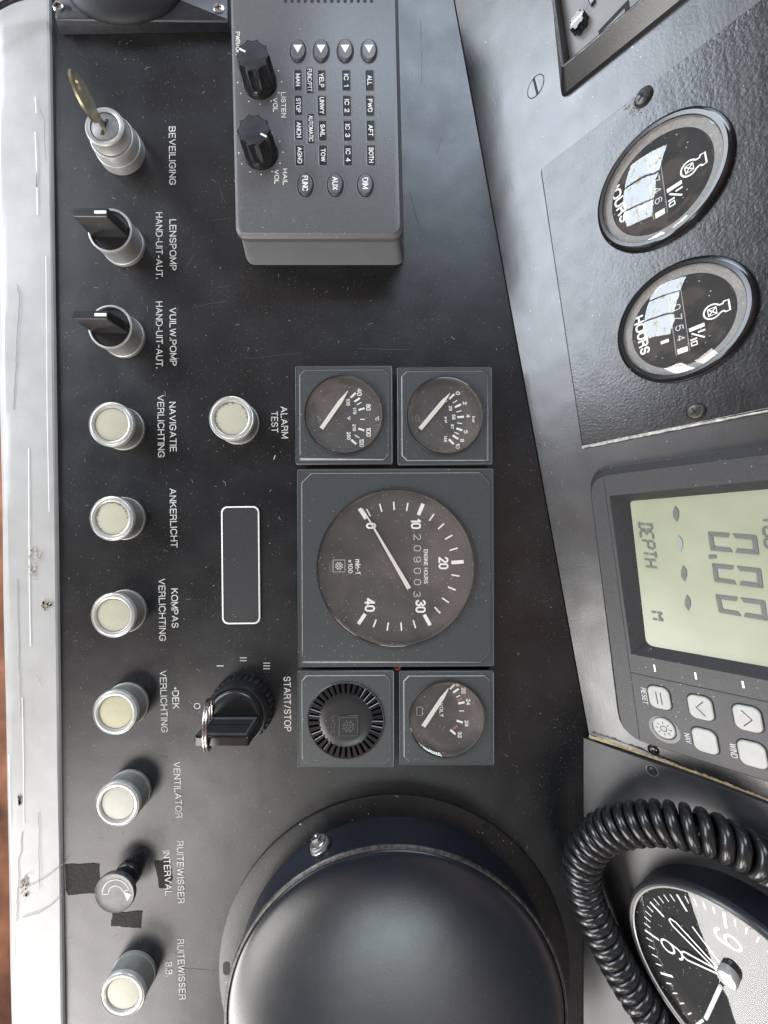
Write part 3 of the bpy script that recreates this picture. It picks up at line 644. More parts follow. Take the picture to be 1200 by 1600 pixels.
# ------------------------------------------------------------------ square gauges
ZG = 16.0
def square_bezel(t, w, h, zt, chamf, r_open, corners, name='bezel'):
    """w along reading direction, h up; raised rim line and stepped face with some corners cut"""
    o = rr(0, 0, w, h, 2.5, 2)
    loops = [[(x, y, 0) for x, y in rr(0, 0, w - 6, h - 6, 2, 2)], [(x, y, 4) for x, y in rr(0, 0, w - 5, h - 5, 2, 2)], [(x, y, zt - 6) for x, y in o], [(x, y, zt - 1.6) for x, y in o], [(x, y, zt - .2) for x, y in rr(0, 0, w - 2.6, h - 2.6, 2, 2)]]
    loops.append([(x, y, zt - .8) for x, y in rr(0, 0, w - 4.4, h - 4.4, 1.6, 2)])
    last = [(p[0], p[1]) for p in loops[-1]]
    MB().loft(loops, True, False).build(name, 'bezel', t, ang=20)
    # raised inner face with cut corners
    a, b = w / 2 - 6.5, h / 2 - 6.5; P = []
    for (sx, sy), k in zip(((1, -1), (1, 1), (-1, 1), (-1, -1)), corners):
        c = chamf * k
        pa, pb = (sx * (a - c), sy * b), (sx * a, sy * (b - c))
        if (sx, sy) in ((1, -1), (-1, 1)): P += [pa, pb] if (sx, sy) == (1, -1) else [pb, pa][::-1]
        else: P += [pb, pa]
    # order the corner points round the outline
    P.sort(key=lambda p: math.atan2(p[1], p[0]))
    Pi = inset(P, 1.0); n = 96
    mb = MB(); mb.loft([[(x, y, zt - .9) for x, y in P], [(x, y, zt + .5) for x, y in Pi]], False, False)
    mb.build('face_edge', 'bezhi', t, ang=20)
    cen0 = Vector((0, 0))
    angs_ = sorted(set(round(math.atan2(p[1], p[0]) % (2 * PI), 5) for p in list(P) + last))
    MB().loft([[(*ray_to(last, a_, cen0), zt - .8) for a_ in angs_], [(*ray_to(P, a_, cen0), zt - .85) for a_ in angs_]], False, False).build('rim_step', 'bezel', t, ang=20)
    # flat face with round opening
    mb = MB(); outer = []; 
    for j in range(n):
        a_ = 2 * PI * j / n; d = Vector((math.cos(a_), math.sin(a_))); best = 1e9
        for i in range(len(Pi)):
            p, q_ = Vector(Pi[i]), Vector(Pi[(i + 1) % len(Pi)]); e = q_ - p
            den = d.x * (-e.y) + d.y * e.x
            if abs(den) < 1e-9: continue
            tt = (p.x * (-e.y) + p.y * e.x) / den; uu = (d.x * p.y - d.y * p.x) / den
            if tt > 0 and -1e-6 <= uu <= 1 + 1e-6: best = min(best, tt)
        outer.append((d.x * best, d.y * best))
    # exact corners
    for p in Pi:
        j = min(range(n), key=lambda j: (outer[j][0] - p[0]) ** 2 + (outer[j][1] - p[1]) ** 2); outer[j] = p
    inner = [(r_open * math.cos(2 * PI * j / n), r_open * math.sin(2 * PI * j / n)) for j in range(n)]
    mb.loft([[(x, y, zt + .5) for x, y in outer], [(x, y, zt + .5) for x, y in inner], [(x, y, zt - 10) for x, y in inner]], False, False)
    mb.build('face', 'bezel', t, ang=20)
def lens(t, r, zt, m='glass', rise=1.0):
    MB().lathe([(r + .6, zt + .2), (r + .9, zt + 1.6), (r + .2, zt + 2.8), (r - 1.6, zt + 3.2)], n=80, cap1=False).build('lens_rim', 'clear', t)
    MB().lathe([(r - 1.7, zt + 3.1), (r - 6, zt + 3.5 + rise * .25), (r * .6, zt + 3.5 + rise * .7), (r * .3, zt + 3.5 + rise * .92), (.5, zt + 3.5 + rise)], n=80).build('glass', m, t)
def gauge(name, label, cat, origin, sc, bez, circ, ticks, texts, needle, extra=None, corners=(1, 1, 1, 1), tc=None):
    X0, Y0, X1, Y1 = bez; cx, cy = (X0 + X1) / 2, (Y0 + Y1) / 2
    qq = q(ZG); f = frA(cx, cy, ZG, .25); f = Fr((f.O.x, f.O.y, 0), f.R, f.U)
    t = thing(name, label, cat, f)
    def G(x, y): return ((origin[1] + y / sc - cy) * qq, (origin[0] + x / sc - cx) * qq)
    ox, oy = (circ[0] - cx) * qq, (circ[1] - cy) * qq; R = circ[2] * qq
    square_bezel(t, (Y1 - Y0) * qq, (X1 - X0) * qq, ZG, 8 if Y1 - Y0 < 200 else 15, R, corners)
    lens(t, R - .5, ZG - .5)
    zd = ZG - 4.5
    MB().lathe([(R - .2, zd + 8), (R - 1.4, zd + 2.5), (R - 2.4, zd + .6), (R - 4, zd), (.5, zd)], n=80).build('dial', 'dial', t)
    for (x, y, l_, w_, c_) in ticks:
        p = G(x, y); 
        if tc: d = (G(*tc)); a = math.atan2(p[1] - d[1], p[0] - d[0])
        else: a = c_
        MB().box((p[0], p[1], zd + .1), (l_ / sc * qq, w_ / sc * qq, .3), a).build('tick_mark' , 'printb' if c_ != 'r' else 'pinkish', t)
    for (s, x, y, L, H, *r) in texts:
        m = r[0] if r else 'printb'; bo = r[1] if len(r) > 1 else .02
        lettering(t, s, G(x, y), L / sc * qq, H / sc * qq, zd + .3, m, 0, bo, 'numeral' if s[0].isdigit() else 'lettering')
    if needle:
        a, b = Vector(G(*needle[0])), Vector(G(*needle[1])); d = (b - a); L = d.length; d.normalize(); nn = Vector((-d.y, d.x)); w = needle[2] / sc * qq / 2; w2 = needle[3] / sc * qq / 2
        sh = a + d * L * needle[4]
        mb = MB(); pr = [a - nn * w, sh - nn * w2, b - nn * .5, b + nn * .5, sh + nn * w2, a + nn * w]
        mb.loft([[(p.x, p.y, zd + 2.6) for p in pr], [(p.x, p.y, zd + 3.6) for p in pr]]).build('needle', 'needle', t)
        MB().strip([a, sh], .5, zd + 3.65, th=.05).build('needle_ridge', 'print', t)
    if extra: extra(t, G, zd, qq / sc)
    return t
def wheel(t, c, s, z, m, box=True, boxw=1.0):
    mb = MB()
    circ = lambda r: [(c[0] + r * math.cos(2 * PI * j / 24), c[1] + r * math.sin(2 * PI * j / 24)) for j in range(24)]
    mb.strip(circ(s * .27), s * .05, z, True); mb.strip(circ(s * .09), s * .05, z, True)
    for j in range(8):
        a = 2 * PI * j / 8 + .39; mb.box((c[0] + s * .22 * math.cos(a), c[1] + s * .22 * math.sin(a), z + .1), (s * .30, s * .05, .25), a)
    if box:
        h = s / 2; mb.strip([(c[0] - h, c[1] - h), (c[0] + h, c[1] - h), (c[0] + h, c[1] + h), (c[0] - h, c[1] + h), (c[0] - h, c[1] - h)], s * .05 * boxw, z)
    mb.build('ship_wheel_emblem', m, t, smooth=False)

g1o, g1s = (440, 560), 3.4286
def g1x(t, G, zd, k):
    mb = MB(); c = G(205, 320); mb.strip([G(190, 320), G(215, 320)], .7, zd + .2); mb.strip([G(195, 300), G(195, 340)], .6, zd + .2); mb.strip([G(203, 303), G(203, 337)], .6, zd + .2); mb.build('thermometer_symbol', 'faint', t)
gauge('temperature_gauge', 'square temperature gauge reading degrees C with needle near 40, beside ALARM TEST', 'gauge', g1o, g1s, (461.3, 571, 614, 725.6), (537.6, 646.8, 61.8),
      [(383, 193, 38, 11, 0), (404, 218, 36, 10, 0), (414, 238, 28, 5, 0), (428, 268, 34, 10, 0), (433, 323, 26, 5, 0), (426, 378, 34, 10, 0), (403, 415, 30, 5, 0), (385, 445, 36, 11, 0)],
      [('40', 417, 176, 40, 26), ('80', 465, 258, 36, 26), ('100', 465, 392, 50, 26), ('120', 428, 450, 44, 24), ('°C', 512, 318, 24, 20), ('105', 355, 230, 40, 20), ('175', 390, 277, 38, 18),
       ('°F', 358, 316, 22, 18), ('210', 388, 368, 38, 18), ('250', 358, 412, 42, 20), ('VDO', 165, 325, 62, 14, 'faint', 0)],
      ((212, 374), (355, 173), 22, 22, .72), g1x, (0, 1, 1, 1), (245, 323))
def g2x(t, G, zd, k):
    mb = MB(); mb.strip([G(722, 300), G(735, 305), G(738, 330), G(722, 335), G(716, 318), G(722, 300)], .6, zd + .2); mb.strip([G(738, 318), G(746, 345)], .6, zd + .2); mb.build('oil_can_symbol', 'faint', t)
gauge('pressure_gauge', 'square oil pressure gauge with bar and psi scales, farther from ALARM TEST', 'gauge', g1o, g1s, (620.8, 573, 770, 726.6), (698.4, 647.5, 60.6),
      [(915, 200, 38, 11, 0), (932, 228, 28, 5, 0), (948, 250, 36, 11, 0), (953, 280, 28, 5, 0), (962, 310, 36, 11, 0), (957, 344, 28, 5, 0), (955, 377, 34, 11, 0), (941, 398, 28, 5, 0), (934, 419, 36, 11, 0), (912, 444, 38, 11, 0)],
      [('0', 948, 182, 18, 24), ('2', 985, 236, 16, 22), ('4', 1003, 305, 18, 22), ('6', 990, 390, 18, 22), ('8', 970, 437, 18, 22), ('10', 946, 466, 30, 22), ('bar', 1033, 325, 36, 16), ('29', 908, 263, 28, 18),
       ('58', 925, 310, 28, 18), ('psi', 882, 325, 32, 16), ('87', 917, 362, 26, 16), ('145', 880, 428, 34, 16), ('0', 882, 222, 14, 16), ('VDO', 700, 312, 40, 10, 'faint', 0)],
      ((742, 376), (903, 186), 22, 22, .76), g2x, (1, 0, 1, 1), (790, 322))
g3o, g3s = (450, 720), 3.529
def g3x(t, G, zd, k):
    wheel(t, G(280, 580), 66 * k, zd, 'faint' if 0 else 'print')
W_, T_ = (68, 20), (46, 8)
tk = [(413, 290, *W_), (445, 285, *T_), (513, 258, *T_), (586, 248, *T_), (660, 254, *T_), (735, 268, *W_), (795, 313, *T_), (848, 362, *T_), (890, 423, *T_), (917, 490, *T_), (938, 562, *W_), (926, 636, *T_), (906, 708, *T_), (870, 773, *T_), (825, 828, *T_), (768, 882, *W_), (697, 905, *T_), (624, 918, *T_), (549, 918, *T_), (477, 900, *T_), (405, 875, *W_)]
gauge('tachometer', 'large square tachometer with engine hours counter in the middle of the gauges', 'gauge', g3o, g3s, (464.7, 732, 772.5, 1042.5), (620.9, 887.2, 123.6),
      [(a, b, c, d, 0) for a, b, c, d in tk],
      [('0', 459, 358, 33, 56), ('10', 708, 348, 58, 56), ('20', 860, 567, 68, 56), ('30', 732, 806, 72, 58), ('40', 450, 797, 76, 58), ('ENGINE HOURS', 762, 585, 190, 22, 'printb', .01),
       ('min-1', 386, 583, 80, 30, 'printb', .01), ('x100', 343, 583, 74, 25, 'printb', .01), ('VDO', 234, 582, 62, 13, 'faint', 0),
       ('2', 715, 422, 32, 40, 'print', -.008), ('0', 715, 484, 32, 40, 'print', -.008), ('9', 715, 546, 32, 40, 'print', -.008), ('0', 715, 609, 32, 40, 'print', -.008), (',', 684, 650, 9, 20, 'printb', .01), ('0', 715, 672, 32, 40, 'print', -.008), ('3', 712, 738, 32, 40, 'print', -.008)],
      ((668, 706), (412, 262), 24, 9, .80), g3x, (0, 1, 1, 1), (603, 583))
g4o, g4s = (450, 1030), 3.529
def g4x(t, G, zd, k):
    mb = MB(); mb.strip([G(712, 270), G(742, 270), G(742, 316), G(712, 316), G(712, 270)], .7, zd + .2); mb.strip([G(742, 280), G(747, 280)], 1.6, zd + .2); mb.strip([G(742, 306), G(747, 306)], 1.6, zd + .2); mb.build('battery_symbol', 'print', t)
    for a, b in (((936, 238), (966, 222)), ((912, 392), (938, 376))):
        p, r = Vector(G(*a)), Vector(G(*b)); d = r - p; c = (p + r) / 2; MB().box((c.x, c.y, zd + .1), (d.length * 1.0, 3.4, .25), math.atan2(d.y, d.x)).build('red_band', 'pinkish', t)
gauge('voltmeter', 'square voltmeter with pale face and VOLT lettering beside the slotted buzzer', 'gauge', g4o, g4s, (624, 1049, 773, 1197), (700.6, 1124.6, 60),
      [(910, 158, 36, 11, 0), (930, 180, 36, 11, 0), (942, 212, 24, 5, 0), (960, 248, 36, 11, 0), (960, 293, 26, 5, 0), (950, 352, 36, 11, 0), (912, 410, 38, 12, 0)],
      [('20', 972, 180, 34, 24), ('24', 998, 243, 34, 22), ('28', 988, 362, 34, 20), ('32', 950, 425, 34, 22), ('VOLT', 848, 287, 76, 20), ('18', 938, 143, 26, 20)],
      ((747, 372), (887, 163), 24, 22, .74), g4x, (1, 1, 1, 1), (775, 290))
# buzzer with slots
bz = (464.7, 1048.4, 616.6, 1201.4); cx, cy = (bz[0] + bz[2]) / 2, (bz[1] + bz[3]) / 2; qq = q(ZG)
f = frA(cx, cy, ZG, .25); f = Fr((f.O.x, f.O.y, 0), f.R, f.U)
t = thing('buzzer', 'square alarm buzzer with black slotted round grille and embossed ship wheel', 'buzzer', f)
square_bezel(t, (bz[3] - bz[1]) * qq, (bz[2] - bz[0]) * qq, ZG, 8, 60.2 * qq, (1, 1, 1, 1))
R = 60.5 * qq; z0 = ZG - 9; z1 = ZG + 1.5
MB().lathe([(R - .5, z0), (1, z0)], n=64).build('grille_backing', 'blackmatte', t)
MB().lathe([(R * .695, z0 + .5), (R * .695, z1 - .8), (R * .66, z1), (R * .5, z1 + .4), (1, z1 + .6)], n=72).build('grille_centre', 'blackplastic', t)
for j in range(36):
    a = 2 * PI * (j + .5) / 36; w0, w1 = R * .66 * PI / 36 * .62, R * PI / 36 * .66
    P = [(R * .66, -w0), (R * .97, -w1), (R * .97, w1), (R * .66, w0)]
    P = [(x * math.cos(a) - y * math.sin(a), x * math.sin(a) + y * math.cos(a)) for x, y in P]
    MB().prism(P, z0 + .3, z1, .7).build('grille_bar', 'blackgloss', t, ang=20)
MB().lathe([(R * .955, z1 - 1), (R * .96, z1 + .2), (R * .985, z1 + .4), (R * 1.0, z1 - .6)], n=80, cap1=False).build('grille_ring', 'blackplastic', t)
def G4(x, y): return ((g4o[1] + y / g4s - cy) * qq, (g4o[0] + x / g4s - cx) * qq)
c = G4(335, 365); h = 16
MB().prism(rr(c[0], c[1], 33, 31, 1, 2), z1, z1 + 1.6, .5).build('emblem_block', 'blackplastic', t)
wheel(t, c, 28, z1 + 1.7, 'hailbtn')
lettering(t, 'VDO', G4(249, 362), 120 / g4s * qq, 24 / g4s * qq, z1 + .8, 'hailbtn', bold=.01)
# little red ring between tachometer and the lower gauges
f = frA(621, 1043, 12); o = MB().lathe([(2.6, 0), (2.6, 1.5), (4.2, 1.5), (4.2, 0)], n=24, cap1=False).build('red_ring', 'red', None, Fr((f.O.x, f.O.y, 10), f.R, f.U).mat()); tag(o, 'tiny red ring in the gap below the tachometer', 'ring')

# ------------------------------------------------------------------ hailer unit
ZH = 61.0; qh = q(ZH)
f0 = frA(492, 185, ZH, 0.9); fh = Fr((f0.O.x, f0.O.y, 0), f0.R, f0.U)
t = hl = thing('hailer_unit', 'grey loudhailer control box with two black knobs and lettered keys', 'control box', fh)
def H(px, py, z=ZH): v = fh.loc(px, py, z); return (v.x, v.y)
def HZ(x, y, z=ZH): return H(340 + x / 3.72, y / 3.72, z)
top = rpoly([H(361.5, -60), H(371, 365), H(626.5, 365), H(617, -60)], [3, 13, 13, 3], 6)
t2 = inset(top, -3.2)
def zl(P, z): return [(x, y, z) for x, y in P]
base = rpoly([(p[0], p[1]) for p in (H(380, -60, 0), H(385, 414, 0), H(632, 414, 0), H(620, -60, 0))], [3, 16, 16, 3], 6)
mb = MB(); mb.loft([zl(base, 0), zl(base, 4), zl(inset(top, -.6), 46), zl(inset(top, -1.2), 48.5)]); mb.build('rear_case', 'hailside', t, ang=30)
mb = MB(); mb.loft([zl(inset(top, -.8), 48.6), zl(inset(top, -3.6), 49.6), zl(inset(top, -4), 51), zl(inset(top, -3.6), 56), zl(inset(top, -2), 58.2), zl(inset(top, 0), 59.2), zl(inset(top, 1.2), 61), zl(inset(top, 2.6), 61.4)]); mb.build('front_cover', 'hail', t, ang=30)
zt = 61.45
def ellipse_key(c, a, b, kids):
    P = [(c[0] + a * math.cos(2 * PI * j / 40), c[1] + b * math.sin(2 * PI * j / 40)) for j in range(40)]
    MB().loft([zl(P, zt), zl(inset(P, -.5), zt + .3), zl(inset(P, -1.2), zt + .1)], False, False).build('key_surround', 'hailside', t)
    MB().loft([zl(inset(P, -.2), zt + .05), zl(inset(P, 1.6), zt + .05)], False, True).build('key_gap', 'blackmatte', t)
    k = MB().loft([zl(inset(P, 1.4), zt + .05), zl(inset(P, 2.4), zt + 2.6), zl(inset(P, 3.2), zt + 3.0)]).build('key', 'hailbtn', t, ang=12)
    return k
for x in (467, 602, 742, 880):
    c = HZ(x, 294, zt + 1); k = ellipse_key(c, 18.5 * qh, 13.2 * qh, None)
    s = 6.2; MB().add([(c[0] - s * .9, c[1] - s, zt + 3.15), (c[0] - s * .9, c[1] + s, zt + 3.15), (c[0] + s * .9, c[1], zt + 3.15)], [(0, 1, 2)]).build('arrow_mark', 'printb', k, smooth=False)
for x, s in ((510, 'FUNC'), (684, 'AUX'), (859, 'DIM')):
    c = HZ(x, 1073, zt + 1); k = ellipse_key(c, 19 * qh, 13.4 * qh, None)
    lettering(k, s, c, (24 if s == 'FUNC' else 21 if s == 'AUX' else 18) * qh, 9 * qh, zt + 3.15, 'printb', bold=.014)
for s, x, y, hgt, L, tl in [('MAN', 468, 468, 50, 122, 72), ('STOP', 470, 615, 50, 118, 84), ('ANCH', 473, 758, 52, 120, 90), ('AGND', 478, 905, 54, 122, 96), ('YELP', 605, 470, 50, 122, 84), ('UNWY', 607, 617, 54, 120, 98),
                        ('SAIL', 611, 762, 50, 120, 72), ('TOW', 614, 905, 52, 122, 76), ('FUNC/PTT', 536, 470, 46, 152, 132), ('AUTOMATIC', 543, 750, 46, 178, 152), ('IC 1', 748, 470, 52, 122, 74), ('IC 2', 752, 618, 52, 122, 76),
                        ('IC 3', 756, 762, 52, 122, 76), ('IC 4', 759, 905, 52, 122, 76), ('ALL', 884, 470, 52, 122, 58), ('FWD', 886, 617, 52, 122, 76), ('AFT', 890, 762, 52, 122, 66), ('BOTH', 893, 905, 54, 122, 88)]:
    c = HZ(x, y); k_ = qh / 3.72
    P = rr(c[0], c[1], L * k_, hgt * k_, 1.6, 2)
    w = MB().loft([zl(inset(P, 1.2), zt - .1), zl(P, zt + .35), zl(inset(P, -.8), zt - .1)], False, False).build('legend_frame', 'hailside', t, ang=20)
    MB().loft([zl(inset(P, .6), zt + .05), zl(inset(P, 1.0), zt + .1)], False, True).build('legend_window', 'hailwin', w)
    lettering(w, s, c, tl * k_, 27 * k_, zt + .35, 'printb', bold=.012 if len(s) < 6 else 0)
def hknob(cx_, cy_, ang):
    fk = Fr(xy(cx_, cy_, ZH), fh.R, fh.U)
    v = fk.O - fh.O; c = (v.dot(fh.R), v.dot(fh.U))
    n = 120; L = []
    def sc_(r, d): return [(c[0] + (r - d * abs(math.cos(5 * a)) ** .8 * 1.0) * math.cos(a), c[1] + (r - d * abs(math.cos(5 * a)) ** .8) * math.sin(a)) for a in [2 * PI * j / n + .15 for j in range(n)]]
    k = MB().loft([zl(sc_(25, 0), zt), zl(sc_(25.2, 0), zt + 6), zl(sc_(24.4, .3), zt + 8.5), zl(sc_(24.0, 2.4), zt + 11.5), zl(sc_(22.9, 2.9), zt + 30.5), zl(sc_(22.2, 2.9), zt + 32)]).build('knob', 'blackgloss', t, ang=35)
    MB().loft([zl(sc_(21.6, 2.9), zt + 31.9), zl(sc_(21.2, 2.9), zt + 32.15)]).build('knob_top', mat('matt_knob_top', (.018, .020, .024), .6, spec=.3, bump=.1, bs=2), k)
    a = math.radians(ang); MB().box((c[0] + 15 * math.cos(a), c[1] + 15 * math.sin(a), zt + 32.1), (9, 2.2, .3), a).build('pointer', 'printb', k)
    mb = MB()
    for j in range(11):
        a = math.radians(-150 + 30 * j); r = 31; x, y = c[0] + r * math.cos(a), c[1] + r * math.sin(a)
        mb.lathe([(1.0, zt + .15), (.4, zt + .2)], (x, y), 6)
    mb.build('scale_dots', 'printb', t)
hknob(405.9, 129, -118); hknob(407.7, 239, 62)
for s, x, y, L in (('LISTEN', 384, 612, 148), ('VOL', 336, 612, 82), ('HAIL', 393, 1030, 96), ('VOL', 344, 1030, 82)):
    lettering(t, s, HZ(x, y), L * qh / 3.72, 27 * qh / 3.72, zt + .1, 'ivory', bold=.014)
c = HZ(119, 262); lettering(t, 'PWR/OFF', c, 150 * qh / 3.72, 27 * qh / 3.72, zt + .1, 'ivory', bold=.014)
for j in range(14):
    c = HZ(394 + j * 38.5, -18); MB().prism(rr(c[0], c[1], 18, 4.6, 2.2, 3), zt - .05, zt + .12).build('speaker_slot', 'blackmatte', t)

# ------------------------------------------------------------------ corner bracket top left with screws, rounded fitting and cable
f = frA(220, 0, 17); f = Fr((f.O.x, f.O.y, 0), f.R, f.U)
t = thing('corner_bracket', 'black brushed metal bracket with two cross head screws in the top left corner', 'bracket', f)
def K(px, py, z=17): v = f.loc(px, py, z); return (v.x, v.y)
P = rpoly([K(83, -80), K(85, 30), K(356, 32), K(356, -80)], [1, 6, 2, 1], 3)
Pb = rpoly([K(83, -80, 0), K(93, 54, 0), K(360, 50, 0), K(360, -80, 0)], [1, 6, 2, 1], 3)
MB().loft([zl(Pb, .1), zl(P, 14.5), zl(inset(P, 1), 16.3), zl(inset(P, 2.6), 17)]).build('bracket_plate', mat('brushed_dark_metal', (.018, .018, .022), .40, metal=.2, var=.3, vs_=8, bump=.1, brush=((1, .12, 1), .4, .25)), t, ang=30)
screw(t, K(91, 11), 8, 17, 'steel'); screw(t, K(342, 13.5), 8, 17, 'steel', .1)
f = frA(195, -22, 17); t = thing('rounded_fitting', 'black rounded rubber fitting on the corner bracket, cut off at the top edge', 'fitting', Fr((f.O.x, f.O.y, 17), f.R, f.U))
MB().lathe([(60, 0), (60, 2), (57, 7), (50, 12), (36, 17), (15, 20), (1, 20.5)], n=64, sq=1.5).build('rubber_cap', mat('dull_black_rubber', (.010, .010, .012), .55, spec=.3, bump=.15, bs=4), t)
f = frA(5, 10, 25); P = []
for k in range(25):
    u = k / 24; P.append(tuple(f.loc(-40 + 130 * u, 36 - 44 * u - 16 * math.sin(PI * u), 0)))
o = MB().tube(P, 3.2, 10).build('black_cable', 'blackplastic', None, f.mat()); tag(o, 'thin black cable crossing the top left corner over the white board', 'cable')

# ------------------------------------------------------------------ compass binnacle
bc = xy(616, 1513); f = Fr((bc.x, bc.y, 0), (0, -1, 0), (1, 0, 0))
t = thing('compass_binnacle', 'large round black compass hood on a drilled flange at the bottom', 'compass hood', f)
MB().lathe([(272.5, 0), (272.5, 3), (271, 4), (236, 4), (236, 1)], n=144, cap1=False).build('flange', 'flange', t)
MB().lathe([(240, .5), (239.5, 20), (239, 57)], n=144, cap1=False).build('side_wall', 'domewall', t)
MB().lathe([(239, 56), (242, 57.5), (242.6, 60), (241, 62.6), (238, 63)], n=144, cap1=False).build('rim', 'rim', t)
prof = [(238.5, 61)] + [(237 * math.cos(a) ** .55, 61 + 17 * math.sin(a)) for a in [PI / 2 * k / 24 for k in range(1, 24)]] + [(1, 78)]
MB().lathe(prof, n=144).build('hood', 'dome', t, ang=60)
for px, py, sl in ((495.5, 1291.5, 0), (760, 1290.5, 0), (354, 1513, 1), (620, 1800, 0)):
    v = f.loc(px, py, 4); P = rr(v.x, v.y, 20, 9.5, 4.6, 5) if sl else rr(v.x, v.y, 10.5, 10.5, 5.2, 5)
    MB().loft([zl(P, 4.12), zl(inset(P, -.8), 4.05)], True, False).build('flange_hole', 'blackmatte', t)
# bolt on the side wall
ang = math.atan2(*(Vector((496 - 616, -(1330 - 1560)))).normalized())  # direction from centre towards the bolt, photo sense
dv = Vector((-.46, .89, 0)).normalized()
bo = Vector((bc.x, bc.y, 30)) + dv * 240
bf = Fr(bo, Vector((dv.y, -dv.x, 0)), Vector((0, 0, 1)), dv); bf = Fr(bo, bf.R, dv.cross(bf.R))
b = thing('hex_bolt', 'bright hexagon head bolt with washers on the binnacle side wall', 'bolt', bf)
MB().lathe([(15.5, 0), (15.8, 1), (15.8, 3.4), (15, 4)], n=40).build('large_washer', 'steel', b)
MB().lathe([(14, 4), (14.2, 7), (13, 8)], n=40).build('rubber_washer', 'greycollar', b)
MB().lathe([(12.6, 8), (12.8, 10), (12, 11)], n=40).build('small_washer', 'steel', b)
MB().lathe([(8.2, 11), (8.2, 17), (7, 18.2), (3, 18.4), (1, 17.4)], n=6).build('bolt_head', 'steel', b, ang=20)

# ================================================================== THINGS ON THE SLANTING FACE
def on_B(px, py, h=0.0, rot=0.0, fr=None):
    fr = fr or FB
    return fr.sub(fr.loc(px, py, h), rot)
# mounting plate of the hour meters
t = mp = thing('instrument_plate', 'worn black mounting plate behind the two hour meters', 'panel', on_B(1030, 420))
fp = on_B(1030, 420)
def Pp(px, py, h=0.0): v = fp.loc(px, py, h); return (v.x, v.y)
P = [Pp(845, 264.5, 4), Pp(910, 697, 4), Pp(1200, 640.5, 4), Pp(1330, 611, 4), Pp(1330, -108, 4), Pp(1200, -9, 4)]
o = MB().prism(P, -4, 4.2, .8).build('plate', 'plate', t, smooth=False)
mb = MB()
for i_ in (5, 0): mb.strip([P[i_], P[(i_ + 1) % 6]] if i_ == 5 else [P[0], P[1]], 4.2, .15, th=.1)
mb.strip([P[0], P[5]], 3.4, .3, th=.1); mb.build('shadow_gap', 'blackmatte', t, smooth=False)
a, b_ = Vector(Pp(909, 697.5, 4)), Vector(Pp(1330, 611.5, 4)); nn = Vector(((b_ - a).y, -(b_ - a).x)).normalized() * -1
if nn.x < 0: nn = -nn
mb = MB(); n = 60; L = [[], []]
for k in range(n + 1):
    p = a.lerp(b_, k / n); w = 3.2 + random.uniform(-.4, .4)
    L[0].append((p.x - nn.x * .6, p.y - nn.y * .6, 4.35)); L[1].append((p.x + nn.x * w, p.y + nn.y * w, 3.0 + random.uniform(-.3, .3)))
mb.add(L[0] + L[1], [(i, i + 1, n + 2 + i, n + 1 + i) for i in range(n)]); mb.add([L[1][0], L[1][-1], (L[1][-1][0], L[1][-1][1], 0), (L[1][0][0], L[1][0][1], 0)], [(0, 1, 2, 3)])
mb.build('edge_highlight', 'edge', t)  # pale strip: highlight along the plate's lower edge, put into the colour
for px, py in ((1006, 152), (1088, 643)):
    screw(t, Pp(px, py, 4), 9.5, 4.3, 'rim', .5, hgt=.5)
# mastic smear round the screws and scuffs
mb = MB()
for i in range(26):
    px, py = 990 + random.gauss(0, 8), 168 + random.gauss(0, 8); c = Pp(px, py, 4); r = random.uniform(.8, 2)
    mb.lathe([(r, 4.3), (r * .5, 4.3 + r * .5), (.1, 4.3 + r * .6)], c, 7)
mb.build('mastic_smear', 'edge', t)['kind'] = 'stuff'

